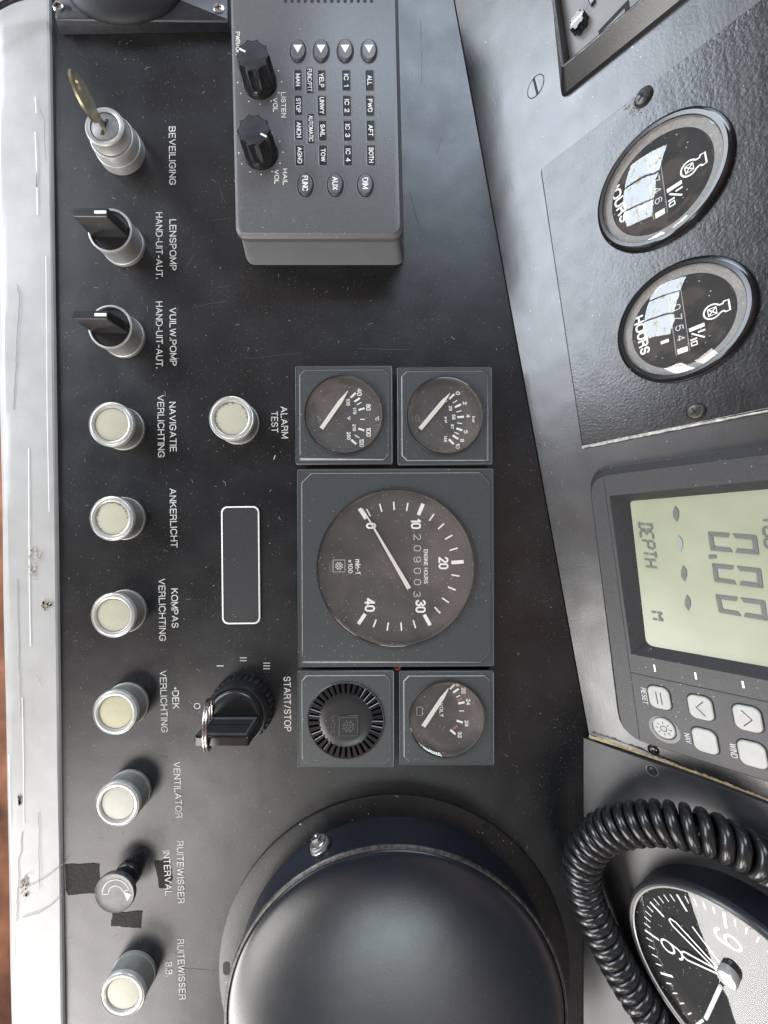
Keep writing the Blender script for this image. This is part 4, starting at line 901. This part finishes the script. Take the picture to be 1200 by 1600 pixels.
def hour_meter(pc, label, data):
    """pc: photo ellipse of the inner glass (centre x, y)"""
    ex, ey, exy = pc[2:]; a11 = math.sqrt(ex); a21 = exy / a11; a22 = math.sqrt(ey - a21 * a21)
    el = [FB.loc(pc[0] + a11 * math.cos(k * .3927), pc[1] + a21 * math.cos(k * .3927) + a22 * math.sin(k * .3927), 12.3) for k in range(16)]
    mc = sum(el, Vector()) / 16; R = sum((p - mc).length for p in el) / 16
    f = FB.sub((mc.x, mc.y, 4.3))
    t = thing('hour_meter', label, 'hour meter', f, 'round hour meters')
    MB().lathe([(R + 7.5, 0), (R + 8, 3), (R + 6.5, 7.5), (R + 3.5, 9.5), (R, 9.2), (R - .6, 8)], n=80, cap1=False).build('bezel', 'blackgloss', t)
    MB().lathe([(R - .4, 8), (R - 1, 4), (R - 8.5, 2.6)], n=80, cap1=False).build('reflector_ring', mat('dusty_grey_ring', (.19, .185, .175), .5, var=.2, vs_=3), t)
    MB().lathe([(R - 8.3, 2.6), (R - 8.6, 1.8), (1, 1.8)], n=80).build('dial', 'dialblack', t)
    MB().lathe([(R - .5, 8.2), (R * .92, 10.4), (R * .75, 13.2), (R * .5, 15.8), (R * .25, 17), (.5, 17.4)], n=80).build('glass', 'glass', t, ang=60)
    z = 1.9
    def D(px, py): v = f.loc(px, py, z); return Vector((v.x, v.y))
    cq = [D(*p) for p in data['counter']]
    # counter window: recessed strip, frame and drum digits
    MB().loft([[(p.x, p.y, z + .1) for p in cq], [(p.x, p.y, z + .15) for p in cq]]).build('counter_window', 'hailwin', t)
    mb = MB(); mb.strip([tuple(p) for p in cq] + [tuple(cq[0])], .8, z + .2); mb.build('counter_frame', 'faint', t)
    a0, a1 = (cq[0] + cq[1]) / 2, (cq[3] + cq[2]) / 2; d = a1 - a0; ang_ = math.atan2(d.y, d.x); hh = (cq[1] - cq[0]).length
    for i, ch in enumerate(data['digits']):
        c = a0 + d * ((i + .6) / 6.1)
        lettering(t, ch, c, d.length * .085, hh * .62, z + .5, 'print', ang_, -.004, 'counter_digit')
    c = a0 + d * .955; MB().box((c.x, c.y, z + .3), (d.length * .08, hh * .8, .4), ang_).build('white_drum', 'ivory', t)
    if data.get('hours'):
        a, b = D(*data['hours'][0]), D(*data['hours'][1]); dd = b - a; lettering(t, 'HOURS', (a + b) / 2, dd.length, 10.5, z + .3, 'printb', math.atan2(dd.y, dd.x), .022)
    c = D(*data['tick']); MB().box((c.x, c.y, z + .1), (3.6, 8, .3), ang_).build('tick_mark', 'printb', t)
    c = D(*data['icon']); mb = MB(); g_ = .80
    rot = lambda x, y: (c.x + x * g_, c.y + y * g_)
    P = [rot(9.2 * math.cos(math.radians(a)), 9.2 * math.sin(math.radians(a))) for a in range(122, 419, 11)]
    P += [rot(4.8, 10), rot(4.8, 12), rot(7, 13), rot(7, 18), rot(-7, 18), rot(-7, 13), rot(-4.8, 12), P[0]]
    mb.strip(P, 1.6, z + .1)
    mb.strip([rot(-4.5, -4.5), rot(4.5, -4.5), rot(4.5, 4.5), rot(-4.5, 4.5), rot(-4.5, -4.5)], 1.0, z + .12)
    mb.strip([rot(-4, -4), rot(4, 4)], 1.1, z + .14); mb.strip([rot(-4, 4), rot(4, -4)], 1.1, z + .16)
    mb.build('engine_hours_symbol', 'printb', t, smooth=False)
    c = D(*data['tenth']); mb = MB()
    mb.box((c.x - 9, c.y, z + .1), (4.0, 14, .3)); mb.box((c.x - 3.4, c.y + 3.6, z + .12), (1.8, 6.5, .3)); mb.box((c.x, c.y, z + .14), (1.7, 14, .3), -.7); mb.box((c.x + 2.4, c.y - 4.4, z + .16), (1.7, 6, .3))
    mb.strip([(c.x + 5.2, c.y - 7), (c.x + 9, c.y - 7), (c.x + 9, c.y - 2), (c.x + 5.2, c.y - 2), (c.x + 5.2, c.y - 7)], 1.5, z + .1); mb.build('tenth_mark', 'printb', t)
    return t
hour_meter((1032, 282, 96 ** 2, 101 ** 2, -5200), 'round hour meter with washed out HOURS lettering, nearer the tape deck', dict(counter=[(1010.7, 242.7), (1029.3, 233.3), (1043.2, 332), (1021.3, 344)], digits='00746', icon=(1077, 263), tenth=(1056, 304), tick=(1004.8, 324.5), hours=((958, 285), (977, 345))))
hour_meter((1066, 500, 98.7 ** 2, 88.5 ** 2, -3500), 'round hour meter with clear white HOURS lettering, nearer the depth display', dict(counter=[(1043.8, 458.8), (1063.8, 451.3), (1078, 547.5), (1057, 555.8)], digits='00754', icon=(1113, 487), tenth=(1091, 524), tick=(1038.8, 533.8), hours=((997, 495), (1009, 553))))

# tape deck / radio surround, top right
f = on_B(930, 60); t = thing('tape_deck', 'black framed car radio deck cut off by the top edge', 'radio', f)
def R_(px, py, h=0.0): v = f.loc(px, py, h); return (v.x, v.y, h)
HT = 22
corn_o = [(856, -80), (878, 156), (1071, 0), (1170, -80)]
corn_t = [(852, -80), (878, 106), (1003, 0), (1085, -80)]
def quadloop(c4, h, r=0): 
    Q = [R_(x, y, h)[:2] for x, y in c4]; Q = rpoly(Q, [0, r, 0, 0], 4) if r else Q
    return [(x, y, h) for x, y in Q]
lo = quadloop(corn_o, .2, 9); mid = quadloop([(855, -80), (877, 150), (1062, 0), (1162, -80)], 5, 8)
hi = quadloop(corn_t, HT, 4); inn = [(x, y, HT - .4) for x, y in inset([(p[0], p[1]) for p in hi], 2.4)]
inn2 = [(x, y, 3) for x, y in inset([(p[0], p[1]) for p in hi], 3.6)]
MB().loft([lo, mid, hi, inn, inn2], False, False).build('surround', 'blackplastic', t, ang=30)
mb = MB(); mb.tube([(p[0], p[1], p[2]) for p in hi], .8, 6); mb.build('bright_lip', 'edge', t)
MB().loft([[(x, y, 3.2) for x, y, z in inn2]], False, True).build('deck_face', 'deck', t)
def Dk(px, py, h=4): v = f.loc(px, py, h); return (v.x, v.y)
c = Dk(908, 40)
k = MB(); n = 60
sc2 = lambda r: [(c[0] + (r + (1 if (j // 5) % 2 else -.8)) * math.cos(2 * PI * j / n), c[1] + (r + (1 if (j // 5) % 2 else -.8)) * math.sin(2 * PI * j / n)) for j in range(n)]
kn = k.loft([zl(sc2(8.5), 3.3), zl(sc2(8.5), 14), zl(sc2(7.6), 16)]).build('deck_knob', 'blackgloss', t, ang=30)
MB().box((c[0], c[1], 16), (2, 13, .5)).build('knob_pointer', 'steel', kn)
a = Dk(936, 55); b = Dk(983, 6); d = Vector(b) - Vector(a); cc = (Vector(a) + Vector(b)) / 2
MB().box((cc.x, cc.y, 3.3), (d.length, 11, .5), math.atan2(d.y, d.x)).build('cassette_slot', 'blackmatte', t)
MB().box((cc.x + 2.5, cc.y, 3.6), (d.length * .72, 4, 1.2), math.atan2(d.y, d.x)).build('slot_flap', 'deck', t)
screw(t, Dk(908, 82), 3, 3.3, 'steel')
c = Dk(925, 2); MB().box((c[0], c[1], 3.3), (10, 5, 5), .2, .8).build('deck_button', 'blackgloss', t)

# depth display
f = on_B(1060, 930); t = thing('depth_display', 'charcoal instrument with green screen showing DEPTH 0.00 and pale rubber buttons', 'display', f)
def D_(px, py, h=0.0): v = f.loc(px, py, h); return (v.x, v.y)
HD = 20.0
oc = [(940, 729), (1200, 693), (1480, 655), (1480, 1312), (1200, 1219), (1000, 1155), (965, 1118), (916.5, 757)]
def dl(P, h, r, off=0.0):
    Q = [D_(x, y, h) for x, y in P]
    if off: Q = inset(Q, off)
    return [(x, y, h) for x, y in rpoly(Q, r, 5)]
q4 = [(921, 731), (1480, 655), (1480, 1310), (972, 1147)]
LO = dl(q4, .2, [30, 0, 0, 34]); L1 = dl([(919, 735), (1480, 659), (1480, 1310), (969, 1147)], 12, [30, 0, 0, 34]); L2 = dl([(919, 745), (1480, 672), (1480, 1310), (971, 1150)], HD, [28, 0, 0, 32])
face = [(p[0], p[1]) for p in L2]
Fi = inset(face, 1.2)
MB().loft([LO, L1, [(x, y, HD - 1.2) for x, y in face]], True, False).build('rear_housing', 'inst', t, ang=30)
# face with the screen opening: bridge outer ring to opening loop
scr_o = [(952, 775), (1480, 721), (1480, 1118), (986, 1022)]
scr = [D_(x, y, HD) for x, y in scr_o]
cen = Vector(D_(1250, 900, HD))
castray = lambda P, ang: ray_to(P, ang, cen)
angs = sorted(set([round(2 * PI * j / 120, 5) for j in range(120)] + [round(math.atan2((Vector(p) - cen).y, (Vector(p) - cen).x) % (2 * PI), 5) for p in list(Fi) + scr]))
Lf = [castray(Fi, a) for a in angs]; Ls = [castray(scr, a) for a in angs]
MB().loft([[(p.x, p.y, HD - 1.2) for p in [castray(face, a) for a in angs]], [(p.x, p.y, HD) for p in Lf], [(p.x, p.y, HD) for p in Ls]], False, False).build('front_face', 'inst', t, ang=12)
ZL = 6.0
lcd = [D_(984.5, 783, ZL), D_(1480, 740, ZL), D_(1480, 1092, ZL), D_(1010, 1008, ZL)]
MB().loft([[(x, y, HD) for x, y in scr], [(x, y, ZL) for x, y in lcd]], False, False).build('screen_recess', 'inst', t, ang=12)
MB().add([(x, y, ZL + .05) for x, y in rpoly(lcd, [4, 0, 0, 10], 4)], [tuple(range(len(rpoly(lcd, [4, 0, 0, 10], 4))))]).build('screen', 'lcd', t, smooth=False)
MB().add([(x, y, ZL - .1) for x, y in inset(lcd, -1.5)], [tuple(range(4))]).build('screen_gasket', 'blackmatte', t, smooth=False)
# light pale strip along the top edge of the screen (bevelled facing)
zs = ZL + 1.0
def quadmap(c4):
    c4 = [Vector(D_(x, y, zs)) for x, y in c4]
    return lambda u, v: (c4[0] * (1 - u) * (1 - v) + c4[1] * u * (1 - v) + c4[2] * u * v + c4[3] * (1 - u) * v)
# digit quad corners: (bottom-left of glyph)= left/top in the photo; u runs up the glyph, v runs along the reading direction
def seg7(c4, segs, name, m='lcdseg', th=.10, tv=.22):
    qm = quadmap(c4); g = .012
    S7 = {'d': [(0, .0), (0, 1), (th, 1 - tv), (th, tv)], 'a': [(1, 0), (1, 1), (1 - th, 1 - tv), (1 - th, tv)],
          'e': [(.0, 0), (.5 - .02, 0), (.5 - .07, tv), (th, tv)], 'f': [(.5 + .02, 0), (1, 0), (1 - th, tv), (.5 + .07, tv)],
          'c': [(0, 1), (.48, 1), (.43, 1 - tv), (th, 1 - tv)], 'b': [(.52, 1), (1, 1), (1 - th, 1 - tv), (.57, 1 - tv)],
          'g': [(.5, 0.05), (.55, tv), (.55, 1 - tv), (.5, .95), (.45, 1 - tv), (.45, tv)]}
    for s in segs:
        P = S7[s]; cu_ = sum(p[0] for p in P) / len(P); cv_ = sum(p[1] for p in P) / len(P)
        P = [(u + (cu_ - u) * .03, v + (cv_ - v) * .03) for u, v in P]
        pp = [qm(u, v) for u, v in P]; MB().loft([[(p.x, p.y, zs) for p in pp], [(p.x, p.y, zs + .3) for p in pp]]).build(name, m, t, smooth=False)
for c4 in ([(1105.6, 831), (1181.6, 837), (1186, 867), (1110, 860)], [(1112, 880.6), (1188.5, 889), (1192.5, 919.5), (1116, 909)], [(1117.5, 929), (1195, 939), (1199.5, 970.5), (1123, 957)]):
    seg7([c4[0], c4[1], c4[2], c4[3]], 'abcdef', 'digit_segment')
p = D_(1113, 870, zs); MB().box((p[0], p[1], zs), (4, 7, .3)).build('decimal_point', 'lcdseg', t)
for (px, py), m in (((1056, 803), 'lcdseg'), ((1062, 849.5), 'lcdfaint'), ((1068.5, 896), 'lcdseg'), ((1074.5, 942), 'lcdseg')):
    a, b = Vector(D_(px - 1.2, py - 12.5, zs)), Vector(D_(px + 1.2, py + 12.5, zs)); l_ = Vector(D_(px - 4.5, py - 4, zs)), Vector(D_(px + 4.2, py - 4.5, zs)), Vector(D_(px + 4.5, py + 4, zs)), Vector(D_(px - 4.2, py + 4.5, zs))
    P = [a, l_[1], l_[2], b, l_[3], l_[0]]; MB().loft([[(p.x, p.y, zs) for p in P], [(p.x, p.y, zs + .3) for p in P]]).build('dash_segment', m, t, smooth=False)
letters = {'D': 'D', 'E': 'E'}
def stick(ch, c4):
    """small segmented capital letters of the display"""
    qm = quadmap(c4); L = {'D': ['a', 'b', 'c', 'd', 'm', 'n'], 'E': ['a', 'd', 'e', 'f', 'g'], 'P': ['a', 'b', 'f', 'e', 'g', 'h'], 'T': ['a', 'i', 'j'], 'H': ['b', 'c', 'e', 'f', 'g', 'h'], 'M': ['e', 'f', 'b', 'c', 'k', 'l'], 'O': ['a', 'b', 'c', 'd', 'e', 'f'], 'G': ['a', 'f', 'e', 'd', 'c', 'h'], 'I': ['i', 'j']}[ch]
    E_ = {'m': ((.95, .28), (.55, .28)), 'n': ((.45, .28), (.05, .28)), 'a': ((1, .1), (1, .9)), 'b': ((.95, 1), (.55, 1)), 'c': ((.45, 1), (.05, 1)), 'd': ((0, .1), (0, .9)), 'e': ((.05, 0), (.45, 0)), 'f': ((.55, 0), (.95, 0)), 'g': ((.5, .05), (.5, .45)), 'h': ((.5, .55), (.5, .95)), 'i': ((.95, .5), (.55, .5)), 'j': ((.45, .5), (.05, .5)), 'k': ((.92, .1), (.6, .45)), 'l': ((.92, .9), (.6, .55))}
    mb = MB()
    for s in L:
        a, b = [qm(*e) for e in E_[s]]; mb.strip([a, b], 2.0, zs)
    return mb.build('segment_letter', 'lcdseg', t, smooth=False)
a, b = Vector((997.5, 815)), Vector((1008, 888.5)); w = Vector((19.5, 2.2))
for i, ch in enumerate('DEPTH'):
    p0 = a.lerp(b, i / 5); p1 = a.lerp(b, (i + .76) / 5); stick(ch, [tuple(p0), tuple(p0 + w), tuple(p1 + w), tuple(p1)])
stick('M', [(1017, 956), (1035, 958.5), (1037, 970), (1019, 967)])
a, b = Vector((1190, 806)), Vector((1196, 860)); w = Vector((20, 1.5))
for i, ch in enumerate('LOG'.replace('L', 'I')):
    p0 = a.lerp(b, i / 3); p1 = a.lerp(b, (i + .74) / 3); stick(ch, [tuple(p0), tuple(p0 + w), tuple(p1 + w), tuple(p1)])
# grooves
def groove(p0, p1, w=1.0, name='groove'):
    a, b = Vector(D_(*p0, HD)), Vector(D_(*p1, HD)); MB().strip([a, b], w, HD, th=.12).build(name, 'blackmatte', t, smooth=False)
groove((942.5, 745.5), (999.5, 1154), .9); groove((986, 1051), (1480, 1157), 1.2)
# dashes
for px, py in ((1023, 1044), (1087, 1056), (1161, 1069.5)):
    a, b = Vector(D_(px - 1, py - 5.5, HD)), Vector(D_(px + 1, py + 5.5, HD)); MB().strip([a, b], 1.9, HD, th=.2).build('white_dash', 'printb', t)
# rubber buttons: centre, half extents along reading and up, symbol
def rbtn(px, py, hr, hu, kind, rad=.62):
    c = D_(px, py, HD + 2); P = rr(c[0], c[1], 2 * hr, 2 * hu, min(hr, hu) * rad, 6)
    MB().loft([zl(inset(P, -1.6), HD + .1), zl(inset(P, -.2), HD + .15)], False, False).build('button_recess', 'blackmatte', t)
    k = MB().loft([zl(P, HD + .1), zl(P, HD + 2.2), zl(inset(P, 1), HD + 3)]).build('rubber_button', 'rubber', t, ang=30)
    z = HD + 3.05; mb = MB()
    if kind == 'eq': mb.strip([(c[0] - 8, c[1] - 2.5), (c[0] + 8, c[1] - 2.5)], .9, z); mb.strip([(c[0] - 8, c[1] + 2.5), (c[0] + 8, c[1] + 2.5)], .9, z)
    if kind in ('down', 'up'):
        s = -1 if kind == 'down' else 1; mb.strip([(c[0] - 9, c[1] - 4 * s), (c[0], c[1] + 4 * s), (c[0] + 9, c[1] - 4 * s)], 1.0, z)
    if kind == 'light':
        mb.strip([(c[0] + 3.4 * math.cos(2 * PI * j / 20), c[1] + 3.4 * math.sin(2 * PI * j / 20)) for j in range(20)], .8, z, True)
        for j in range(8):
            a = 2 * PI * j / 8; mb.strip([(c[0] + 6 * math.cos(a), c[1] + 6 * math.sin(a)), (c[0] + 9 * math.cos(a), c[1] + 9 * math.sin(a))], .8, z)
    if mb.v: mb.build('button_symbol', 'blackmatte', k, smooth=False)
rbtn(1030, 1090.5, 14.5, 12.0, 'eq'); rbtn(1094.5, 1106, 14.5, 12.0, 'down'); rbtn(1168, 1123, 14.5, 12.0, 'up')
c = D_(1038, 1140, HD); MB().lathe([(17.5, HD + .12), (15.5, HD - .0 + .2), (13.5, HD + .15)], c, 40, False, False).build('button_dish', 'blackplastic', t)
rbtn(1037.5, 1138, 13.2, 12.2, 'light', .98); rbtn(1101.5, 1158, 14.5, 12.0, None); rbtn(1175.5, 1179, 14.5, 12.0, None)
letter_px(t, f, 'RESET', (1005, 1075), (1009, 1100), 6.0, HD + .2, 'print', -.004); letter_px(t, f, 'NAV', (1073, 1146), (1077, 1161.5), 6.0, HD + .2, 'print', -.004); letter_px(t, f, 'WIND', (1144.5, 1162), (1148, 1184), 6.0, HD + .2, 'print', -.004)
screw(cb, B(1021, 1171.5), 7, .3, 'blackgloss', .4, name='panel_screw')

# cover plate of the lower face
f = FC; t = thing('cover_plate', 'plain black cover plate with raw brown upper edge under the coiled cord', 'panel', f)
def Cc(px, py, h=0.0): v = f.loc(px, py, h); return (v.x, v.y)
P = [Cc(911.5, 1153, 3), Cc(1075, 1211, 3), Cc(1200, 1256, 3), Cc(1420, 1330, 3), Cc(1500, 1800, 3), Cc(911.5, 1800, 3)]
MB().prism(P, -3, 3, .5).build('plate', 'plateC', t, smooth=False)
mb = MB(); n = 70; L0, L1_ = [], []
a, b = Vector((920, 1151)), Vector((1205, 1252))
for k in range(n + 1):
    p = a.lerp(b, k / n); w = (4.5 - 2.5 * k / n) * random.uniform(.5, 1.2); p = p + Vector((0, -math.sin(PI * k / n) * 3))
    c0_ = Cc(p.x, p.y + 1.5, 3); c1_ = Cc(p.x + .6, p.y - w, 1); L0.append((c0_[0], c0_[1], 3.3)); L1_.append((c1_[0], c1_[1], 1.6 + random.uniform(-.8, .8)))
mb.add(L0 + L1_, [(i, i + 1, n + 2 + i, n + 1 + i) for i in range(n)]); mb.build('raw_edge', 'wood', t)
c = Cc(1019, 1204, 3); MB().ring(6.5, 7.6, 3.2, c, 24).build('screw_hole_rim', 'edge', t); o = MB().lathe([(6.4, 3.15), (1, 3.15)], c, 24).build('screw_hole', 'blackmatte', t)
screw(t, c, 4.2, 3.2, 'rim', .2)

# clock
al = math.radians(57); cu2 = Vector((.15, -1, 0)).normalized(); w2 = Vector((-cu2.y, cu2.x, 0))
Ff = Fr((913 - CX, CY - 1155, 0), cu2, w2 * math.cos(al) + Vector((0, 0, math.sin(al))))
pts = [(989, 1426), (1000, 1398), (1036, 1384.4), (1070, 1390), (1104, 1405), (1160, 1440), (1200, 1468), (992, 1454), (1003, 1490), (1026, 1536), (1064, 1594)]
HK = 42.0   # face stands this far off the plate
L3 = [Ff.loc(x, y, HK) for x, y in pts]
# least-squares circle
import numpy as np
Am = np.array([[2 * p.x, 2 * p.y, 1] for p in L3]); bv = np.array([p.x ** 2 + p.y ** 2 for p in L3]); sol = np.linalg.lstsq(Am, bv, rcond=None)[0]
RC = math.sqrt(sol[2] + sol[0] ** 2 + sol[1] ** 2); fc = Ff.sub((sol[0], sol[1], HK))
print('clock centre', sol, 'R', RC * .4)
t = thing('clock', 'round dark clock with white outlined hands behind the coiled cord', 'clock', fc)
MB().lathe([(RC * 1.05, -70), (RC * 1.05, -14), (RC * 1.06, -8)], n=96, cap1=False).build('case', 'clocknavy', t)
MB().lathe([(RC * 1.06, -8), (RC * 1.065, -3), (RC * 1.05, .5), (RC * 1.03, 2.0), (RC * 1.01, 1.5), (RC, -1)], n=96, cap1=False).build('bezel', 'clockring', t)
MB().lathe([(RC * 1.006, .8), (RC * .998, 1.2), (RC * .985, .2)], n=96, cap1=False).build('bright_lip', 'rimwhite', t)
MB().lathe([(RC * .995, -1), (RC * .97, -6), (1, -6)], n=96).build('dial', 'dialblack', t)
MB().lathe([(RC * .99, -.4), (RC * .8, 1.2), (RC * .4, 2.6), (.5, 3)], n=96).build('glass', 'glassclock', t, ang=60)
z = -5.8
def dp(px, py, zz=z): v = fc.loc(px, py, zz); return Vector((v.x, v.y))
# 12 o'clock direction: up; nine lies against the reading direction
for k in range(60):
    a = 2 * PI * k / 60; r0 = RC * .86; l_ = .07 if k % 5 else .16; wv_ = 1.1 if k % 5 else 2.4
    MB().box(((r0 - (l_ - .07) / 2 * RC) * math.cos(a), (r0 - (l_ - .07) / 2 * RC) * math.sin(a), z), (l_ * RC, wv_, .3), a).build('minute_mark', 'printb', t)
for k, s in ((9, '9'), (6, '6'), (3, '3'), (12, '12')):
    a = PI / 2 - 2 * PI * k / 12; lettering(t, s, (RC * .60 * math.cos(a), RC * .60 * math.sin(a)), RC * (.15 if k != 12 else .25), RC * .24, z + .2, 'printb', 0, -.012, 'numeral')
def hand(p0, p1, w, zz, name, m='printb', outline=True):
    a, b = dp(*p0, zz), dp(*p1, zz); d = (b - a).normalized(); nn = Vector((-d.y, d.x)); mb = MB()
    if outline: mb.strip([a - nn * w * .25, a.lerp(b, .9) - nn * w / 2, b - nn * w * .2, b + nn * w * .2, a.lerp(b, .9) + nn * w / 2, a + nn * w * .25], 2.0, zz, th=.8)
    else: mb.strip([a, b], w, zz, th=.8)
    return mb.build(name, m, t, smooth=False)
hand((1122, 1515), (1047, 1436), 9, -4.5, 'minute_hand'); hand((1124, 1519), (1066, 1490), 9, -4, 'hour_hand')
hand((1124, 1503), (1082, 1447), 1.6, -3.4, 'alarm_hand', outline=False)
c = dp(1140, 1521, 3)
MB().lathe([(9.4, 2.6), (9.6, 8), (9.2, 12), (8.4, 13.5), (4, 14), (1, 14)], c, 40).build('setting_knob', mat('milky_knob', (.38, .38, .35), .25, metal=.2), t)
a, b = Vector(dp(1126, 1541, 13)), Vector(dp(1103, 1591, 6)); MB().tube([(a.x, a.y, 13), (b.x, b.y, 6)], 1.9, 8).build('setting_pointer', 'printb', t)

# coiled cord
CP = [(1300, 1420, 160), (1240, 1375, 168), (1180, 1338, 172), (1130, 1312, 162), (1085, 1295, 148), (1040, 1286, 130), (1000, 1286, 112), (965, 1292, 94), (935, 1307, 76), (915, 1332, 64), (909, 1362, 58), (915, 1400, 56), (930, 1437, 60), (950, 1478, 66), (972, 1518, 72), (996, 1556, 80), (1024, 1594, 90), (1056, 1636, 100), (1090, 1680, 110)]
CPw = [xy(*p) for p in CP]
def catmull(P, n=16):
    out = []
    for i in range(1, len(P) - 2):
        p0, p1, p2, p3 = P[i - 1], P[i], P[i + 1], P[i + 2]
        for k in range(n):
            u = k / n; out.append(.5 * ((2 * p1) + (p2 - p0) * u + (2 * p0 - 5 * p1 + 4 * p2 - p3) * u * u + (3 * p1 - p0 - 3 * p2 + p3) * u ** 3))
    out.append(P[-2]); return out
path = catmull([CPw[0]] + CPw + [CPw[-1]], 14)
clen = [0]
for i in range(1, len(path)): clen.append(clen[-1] + (path[i] - path[i - 1]).length)
tot = clen[-1]; wr = 6.7; pitch = 13.8; turns = tot / pitch; per = 22; N = int(turns * per)
f = Fr(path[len(path) // 2] * 1.0, (0, -1, 0), (1, 0, 0))
pts = []; up = None; j = 0
# rotation-minimising frame along the path
frames = []
for i in range(len(path)):
    d = (path[min(i + 1, len(path) - 1)] - path[max(i - 1, 0)]).normalized()
    if up is None: up = d.orthogonal().normalized()
    up = (up - d * up.dot(d)).normalized(); frames.append((d, up.copy(), d.cross(up)))
for k in range(N + 1):
    s_ = tot * k / N
    while j < len(path) - 2 and clen[j + 1] < s_: j += 1
    u = (s_ - clen[j]) / max(1e-6, clen[j + 1] - clen[j]); p = path[j].lerp(path[j + 1], u)
    a = 2 * PI * k / per; U = frames[j][1].lerp(frames[j + 1][1], u); V = frames[j][2].lerp(frames[j + 1][2], u)
    wpt = p + (U * math.cos(a) + V * math.sin(a)) * 18.8 - f.O
    pts.append((wpt.dot(f.R), wpt.dot(f.U), wpt.dot(f.N)))
o = MB().tube(pts, wr, 9).build('coiled_cord', 'cord', None, f.mat(), ang=80); tag(o, 'black coiled microphone cord looping round the clock at lower right', 'cord')
